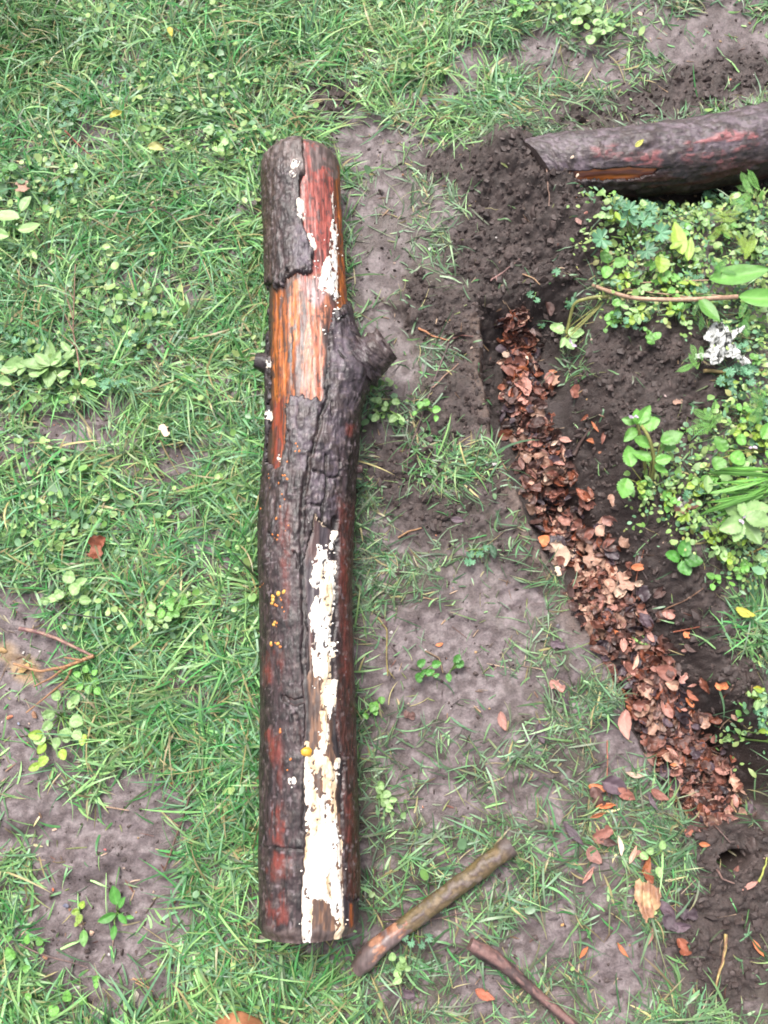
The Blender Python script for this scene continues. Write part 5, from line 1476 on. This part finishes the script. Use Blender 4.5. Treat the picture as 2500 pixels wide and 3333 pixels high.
# flowering weeds
root, off = weed('flowering_weed', 1850, 1080, 'weed with two round pale leaves and a mauve flower over the trench head', [('round', 1836, 1078, 58, 165), ('round', 1848, 1086, 62, 0), ('nettle', 1840, 1100, 40, -120), ('nettle', 1846, 1104, 44, -60), ('nettle', 1838, 1098, 34, -90), ('nettle', 1850, 1100, 30, -20)], 'pale green', 'olive', base=(1985, 965), zs=(.035, .045), r=1.6, cat='plant')
main_stem(root, off, [(1985, 965), (1930, 968), (1880, 982), (1856, 1010), (1844, 1085)], [.012, .03, .045, .045, .038], 6, 5, 'olive')
flowers(root, off, 1862, 1118, .044, 3)
root, off = weed('flowering_weed', 2080, 1380, 'tall toothed weed with pale flowers at its tip, in front of the soil hump', [('nettle', 2080, 1392, 66, 20), ('nettle', 2076, 1380, 66, 60), ('nettle', 2068, 1396, 62, -135), ('nettle', 2070, 1376, 44, 160), ('nettle', 2076, 1384, 50, 95), ('nettle', 2122, 1452, 60, 160), ('nettle', 2150, 1440, 70, 20), ('nettle', 2146, 1450, 52, -10), ('nettle', 2120, 1500, 62, 150), ('nettle', 2132, 1500, 48, 10), ('oval', 2128, 1512, 50, -40), ('nettle', 2046, 1530, 66, 100), ('nettle', 2040, 1560, 74, -110), ('nettle', 2040, 1580, 44, -70)], 'bright green', 'olive', base=(2110, 1590), zs=(.05, .07), r=1.8, cat='plant')
main_stem(root, off, [(2110, 1590), (2128, 1540), (2130, 1490), (2112, 1420), (2084, 1388)], [.004, .03, .05, .065, .07], 6, 5, 'olive')
main_stem(root, off, [(2128, 1500), (2150, 1470), (2176, 1430)], [.045, .055, .06], 5, 4, 'green')
flowers(root, off, 2062, 1358, .078, 5)
root, off = weed('flowering_weed', 2410, 1690, 'broad toothed weed with a mauve flower at its centre, near the right edge', [('nettle', 2416, 1692, 84, 200), ('nettle', 2420, 1690, 90, -60), ('nettle', 2420, 1684, 84, 20), ('nettle', 2410, 1684, 70, 150), ('nettle', 2412, 1700, 76, -120), ('nettle', 2424, 1690, 80, -15), ('nettle', 2414, 1682, 54, 90)], 'pale green', zs=(.05, .06), cat='plant')
flowers(root, off, 2414, 1690, .068, 4)
root, off = weed('flowering_weed', 2440, 1470, 'round-leaved weed with a tiny mauve flower at the right edge, above the grass sheaf', [('round', 2360, 1470, 64, 120), ('round', 2376, 1480, 60, -40), ('round', 2350, 1490, 56, -120), ('nettle', 2480, 1430, 66, 60), ('nettle', 2490, 1470, 60, -40), ('round', 2410, 1450, 44, 80)], 'bright green', 'olive', base=(2490, 1470), zs=(.035, .05), cat='plant')
flowers(root, off, 2444, 1460, .05, 2)
# three-leaved weed, buds
weed('leafy_weed', 2228, 1810, 'three-leaved round weed alone on the soil below the weeds', [('round', 2222, 1812, 66, 70), ('round', 2228, 1820, 64, -10), ('round', 2212, 1820, 58, 165), ('round', 2218, 1826, 60, -65)], 'mid green', zs=(.012, .02))
root, off = weed('budding_weed', 2296, 1578, 'pale yellow-green oval bud hanging among the weeds at right', [('oval', 2304, 1548, 62, -100), ('oval', 2340, 1552, 40, -10)], 'pale green', base=(2370, 1560), zs=(.05, .06))
# lobed-leaf clumps below the buried log
weed('lobed_weed', 2010, 745, 'blue-green clump of deeply cut leaves under the half-buried log', [('lobed', 2050, 748, 74, 100), ('lobed', 1990, 770, 72, 200), ('lobed', 2020, 690, 60, 100), ('lobed', 2070, 730, 66, 20), ('lobed', 2120, 760, 60, 0), ('lobed', 2080, 800, 60, -40), ('lobed', 2040, 700, 50, 60), ('lobed', 2110, 700, 48, 60)], 'blue-green', base=(2060, 790), zs=(.03, .05))
weed('leafy_weed', 1990, 850, 'shiny bright green weed with three broad leaves on the soil left of the clump', [('round', 1984, 856, 52, 120), ('round', 1994, 860, 58, 10), ('round', 1982, 868, 56, -110), ('oval', 1972, 830, 36, 90)], 'bright green', 'olive', base=(2040, 830), zs=(.02, .03))
weed('lobed_weed', 2150, 845, 'yellow-green broad leaf pair beside the long narrow upright leaf', [('round', 2150, 840, 66, -100), ('big', 2222, 830, 110, 100), ('big', 2240, 850, 80, 80), ('oval', 2180, 810, 46, 30)], 'yellow-green', base=(2200, 850), zs=(.035, .05))
weed('lobed_weed', 2110, 890, 'small cut-leaved sprig above the long pinkish stem', [('lobed', 2100, 880, 50, 40), ('lobed', 2120, 900, 48, -30), ('lobed', 2090, 900, 48, 200), ('lobed', 2150, 860, 44, 70)], 'bright green', zs=(.02, .04))
for X, Y, lb in ((1742, 958, 'cut-leaved sprig alone on the bare soil at the head of the trench'), (1804, 928, 'single small cut leaf on the soil above the head of the trench'), (1846, 972, 'small cut-leaved sprig beside the curved pale stem'), (1770, 1068, 'single cut leaf at the right side of the upper litter')):
    weed('lobed_weed', X, Y, lb, [('lobed', X, Y, 44, rr.uniform(0, 360)), ('lobed', X - 6, Y + 14, 36, rr.uniform(180, 360))] if 'sprig' in lb else [('lobed', X - 16, Y, 46, rr.uniform(0, 90))], 'blue-green', zs=(.01, .018))
# feathery plants
for X, Y, n, hue, lb, sz in ((2360, 720, 7, 'yellow-green', 'feathery pale weed right of the clump under the half-buried log', 120), (2450, 640, 6, 'bright green', 'feathery weed in the top right of the bed, by the log', 120), (2440, 820, 5, 'yellow-green', 'feathery yellow-green weed at the right edge above the big oval leaf', 110), (2260, 1010, 5, 'mid green', 'dark feathery leaves under the long pinkish stem', 90),
                             (2320, 1380, 6, 'bright green', 'upright feathery fern-like weed right of the soil hump', 130), (2420, 1030, 5, 'mid green', 'feathery dark weed right of the brown-edged leaf', 100), (2280, 1180, 5, 'bright green', 'feathery sprigs left of the yellowish dead stem', 90), (2330, 870, 4, 'mid green', 'feathery sprig tucked behind the big oval leaf', 90), (2480, 1300, 5, 'mid green', 'feathery weed at the right edge below the yellowish stem', 110)):
    weed('feathery_weed', X, Y, lb, [('feather', X + rr.uniform(-24, 24), Y + rr.uniform(-24, 24), sz * rr.uniform(.4, .72), rr.uniform(0, 360) if n != 6 else rr.uniform(50, 130) + 180 * (k % 2) * .6) for k in range(n)], hue, zs=(.03, .055))
# lawn plants on the left
weed('rosette', 165, 1190, 'pale yellow-green rosette of broad leaves in the lawn at the left edge', [('oval', 165, 1190, ln, a) for ln, a in ((84, 95), (70, 140), (90, 185), (66, 225), (86, 275), (74, 315), (70, 20), (56, 60), (50, 160), (48, 250))] + [('oval', 165 + rr.uniform(-90, 90), 1200 + rr.uniform(-60, 60), rr.uniform(36, 64), rr.uniform(0, 360)) for _ in range(12)] + [('oval', 60, 1200, 64, 180), ('oval', 40, 1250, 60, 160), ('oval', 90, 1180, 70, 190)], 'pale green', zs=(.004, .018), jit=.25)
weed('rosette', 40, 735, 'large pale leaves lying in the lawn at the upper left edge', [('oval', 66, 712, 90, 170), ('oval', 30, 770, 80, 175), ('oval', 60, 750, 80, 10), ('oval', 70, 690, 60, 60)], 'pale green', zs=(.016, .024))
weed('leafy_weed', 200, 1960, 'round-leaved lawn weed beside the black twig', [('round', 200, 1950, 50, 120), ('round', 190, 1945, 52, 190), ('round', 230, 1930, 60, 40), ('round', 260, 1950, 60, -10), ('round', 220, 1900, 60, 80), ('round', 160, 1960, 40, 160), ('round', 250, 1905, 54, 30)], 'pale green', zs=(.014, .024))
weed('leafy_weed', 200, 2330, 'clump of round pale leaves on the mud below the tan root', [('round', X, Y, s, a) for X, Y, s, a in ((190, 2280, 60, 100), (220, 2300, 60, 30), (180, 2320, 56, 190), (230, 2340, 64, -20), (170, 2350, 50, 220), (210, 2370, 66, -70), (240, 2380, 50, -40), (150, 2400, 56, 200), (190, 2400, 50, 260), (240, 2290, 44, 60))], 'pale green', zs=(.012, .024))
weed('leafy_weed', 280, 2190, 'bright small-leaved weed just below the fork of the tan root', [('round', X, Y, s, a) for X, Y, s, a in ((280, 2190, 36, 90), (262, 2200, 34, 160), (300, 2215, 38, -20), (290, 2230, 40, -80), (310, 2240, 40, -40), (270, 2230, 34, 210), (300, 2195, 30, 40))], 'bright green', zs=(.012, .022))
weed('leafy_weed', 140, 2410, 'yellow-green weed spreading down the mud at the left', [('round', X, Y, s, a) for X, Y, s, a in ((140, 2390, 64, 180), (150, 2420, 54, 230), (150, 2460, 50, 250), (130, 2490, 50, 200), (200, 2440, 50, -60), (275, 2390, 50, -90))], 'yellow-green', zs=(.012, .022))
weed('seedling', 380, 2960, 'green seedling with four pointed leaves standing on the mud patch', [('oval', 380, 2945, 62, 105), ('oval', 388, 2956, 40, 60), ('oval', 378, 2972, 62, 200), ('oval', 388, 2975, 40, -50), ('oval', 374, 3010, 44, -90), ('oval', 410, 2984, 28, -5)], 'mid green', base=(382, 2968), zs=(.012, .02), cat='seedling')
weed('seedling', 262, 2955, 'pale crumpled seedling left of the four-leaved one', [('round', 262, 2955, 36, 60), ('round', 258, 2965, 34, 190), ('round', 260, 2975, 40, -90), ('round', 255, 3000, 24, 240)], 'yellow-green', zs=(.008, .014), cat='seedling')
weed('seedling', 272, 3022, 'single upright narrow leaf on the mud by the cream chip', [('oval', 272, 3026, 50, -80)], 'bright green', zs=(.006, .01), cat='seedling')
for X, Y, s, lb in ((96, 3066, 44, 'round shiny leaf on mud above the straight twig'), (142, 3072, 38, 'heart-shaped leaf pair right of the round shiny leaf'), (58, 3114, 60, 'broad round leaf at the left edge below the twig'), (86, 3155, 34, 'small round leaf under the broad one at lower left'), (232, 3252, 50, 'round leaf beside a brown stem at the bottom of the mud'), (284, 3262, 40, 'round leaf right of the brown stem at the bottom'), (196, 3296, 50, 'bright leaf in the grass at the bottom left'), (110, 3246, 34, 'small pale leaf at the bottom of the mud patch'), (316, 3186, 34, 'sprout at the right foot of the mud patch'), (30, 3052, 34, 'small leaf by the left edge near the bottom')):
    weed('seedling', X, Y, lb, [('round', X - 10, Y + 6, s, rr.uniform(20, 160)), ('round', X - 4, Y + 12, s * .7, rr.uniform(200, 340))][:(2 if 'pair' in lb or 'sprout' in lb else 1)], 'bright green', zs=(.008, .016), cat='seedling')
for X, Y, n, hue, lb in ((1265, 1335, 9, 'pale green', 'pale leafy weed hugging the right side of the log below the stub'), (1270, 2600, 8, 'pale green', 'muddy pale weed right of the log, near its lower half'), (1380, 2190, 7, 'mid green', 'small leafy weed on the flat mud patch'), (1220, 2290, 7, 'bright green', 'small clover-like weed right of the log'), (1470, 2180, 5, 'mid green', 'faint weed on the mud patch, right of the kinked root'),
                         (1560, 1790, 5, 'blue-green', 'flattened blue-green weed on trodden soil left of the trench'), (1385, 1330, 5, 'bright green', 'thin weed by the foot of the grey twig'), (1900, 50, 9, 'pale green', 'pale clover clump at the top edge of the lawn'), (1960, 110, 8, 'pale green', 'second pale clump below the one at the top edge'), (1290, 3150, 7, 'pale green', 'pale weed below the muddy end of the mossy stick'),
                         (700, 455, 7, 'pale green', 'pale weed in the lawn left of the log top'), (560, 1980, 10, 'bright green', 'bright clover-like clump in the lawn left of the white fungus'), (500, 2010, 9, 'pale green', 'paler clump left of the bright clover-like one'), (450, 1130, 6, 'blue-green', 'blue-green trefoil in the lawn, above the bare mud patches'), (360, 1240, 6, 'blue-green', 'blue-green leaf cluster right of the rosette'),
                         (230, 370, 6, 'blue-green', 'blue-green clover in the upper left lawn'), (230, 600, 6, 'blue-green', 'bluish weed beside the reddish stem'), (30, 560, 5, 'mid green', 'leafy sprig at the left edge of the upper lawn'), (1700, 30, 6, 'bright green', 'bright sprig at the top edge'), (40, 1090, 6, 'blue-green', 'blue-green leaves at the left edge above the rosette'), (2120, 2790, 4, 'pale green', 'pale sprig in the grass by the last heap'), (1345, 3040, 4, 'blue-green', 'mud-splashed leaf under the mossy stick')):
    weed('leafy_weed', X, Y, lb, [('round' if hue != 'blue-green' else 'lobed', X + rr.uniform(-38, 38), Y + rr.uniform(-34, 34), rr.uniform(26, 46), rr.uniform(0, 360)) for k in range(n)], hue, zs=(.012, .026))
# the weedy bank on the right: more plants of the same kinds
BANK = [((1960, 2200, 640, 720), 'between the half-buried log and the cut-leaved clump', 7), ((2200, 2500, 640, 860), 'on the bank right of the cut-leaved clump', 12), ((2000, 2280, 900, 960), 'just above the long pinkish stem', 8), ((1940, 2280, 985, 1130), 'just below the long pinkish stem', 12),
        ((2300, 2500, 1120, 1330), 'around the yellowish dead stem', 8), ((2090, 2300, 1540, 1690), 'below the tall flowering weed', 12), ((2300, 2500, 1520, 1640), 'around the pale bud near the right edge', 9), ((2300, 2500, 1730, 1900), 'under the broad flowered weed', 9), ((2450, 2500, 2230, 2480), 'at the right edge above the dark gap', 7), ((2380, 2500, 1340, 1440), 'right of the feathery fern-like weed', 5)]
for (x0, x1, y0, y1), where, n in BANK:
    for k in range(n):
        X, Y = rr.uniform(x0, x1), rr.uniform(y0, y1)
        shp, hue = rr.choice((('round', 'bright green'), ('round', 'pale green'), ('nettle', 'pale green'), ('lobed', 'blue-green'), ('oval', 'yellow-green'), ('round', 'yellow-green')))
        word = {'round': 'round-leaved', 'nettle': 'toothed', 'lobed': 'cut-leaved', 'oval': 'oval-leaved'}[shp]
        weed('leafy_weed', X, Y, f'small {hue} {word} weed {where}', [(shp, X + rr.uniform(-20, 20), Y + rr.uniform(-20, 20), rr.uniform(16, 34), rr.uniform(0, 360)) for _ in range(rr.randint(4, 8))], hue, group='small weeds on the bank', zs=(.012, .04))
# grass sheaf with broad blades, right edge
weed('grass_tuft', 2440, 1560, 'sheaf of broad bright grass blades reaching in from the right edge', [('strap', 2500 + rr.uniform(-20, 60), 1560 + rr.uniform(-60, 60), rr.uniform(170, 290), 180 + rr.uniform(-5, 42)) for _ in range(14)], 'bright green', base=(2520, 1540), zs=(.03, .06), cat='grass tuft')

# ------------------------------------------------------------------ the boot toe at the bottom edge
bt_ = empty('boot', spot(765, 3400))
tag(bt_, 'scuffed tan leather boot toe just showing at the bottom edge', 'boot')
n, m = 26, 40
yy = np.linspace(0, -.27, n)[:, None]                # from the toe back towards the heel
a = np.linspace(0, 2 * math.pi, m, endpoint=False)[None]
u = -yy / .27
hw = .046 * np.clip(u / .10, 0.01, 1) ** .5 * (1 - .18 * smooth(.35, .6, u))
ht = .050 * np.clip(u / .12, .02, 1) ** .55 + .055 * smooth(.35, .75, u)
Z = .022 + np.maximum(np.sin(a), -.18) * ht
V = np.stack([hw * np.cos(a) * (1 - .15 * np.clip(np.sin(a), 0, 1)), yy + 0 * a, Z], -1)
lc = mix(C(214, 146, 108), C(180, 112, 78), smooth(.4, .6, fbm(V[..., 0] * 60, V[..., 1] * 60, 3)))
lc = mix(lc, C(150, 136, 140), .8 * smooth(.56, .66, fbm(V[..., 0] * 34 + 4, V[..., 1] * 34, 8)))
link('upper', mesh_np('upper', V.reshape(-1, 3), grid_faces(n, m, True), M['leather'], lc.reshape(-1, 3)), bt_)
sl = np.stack([np.stack([hw[:, 0] * (1 + .1 * smooth(.1, .3, u[:, 0])) * s, yy[:, 0] - .014 * (1 - smooth(.0, .12, u[:, 0])), 0 * u[:, 0] + z], -1) for s, z in ((-1, .0), (-1, .022), (1, .022), (1, .0))], 1)
link('sole', mesh_np('sole', sl.reshape(-1, 3), grid_faces(n, 4, True), M['rubber'], None, False), bt_)
v, f = cap(V[-1], (0, 0, 1), .01)
link('collar', mesh_np('collar', v, f, M['leather'], np.tile(C(150, 92, 64), (len(v), 1))), bt_)
bx0, by0 = ground_at(762, 3318, .06)
bt_.location = (float(bx0), float(by0), float(gh(bx0, by0)) - .004)
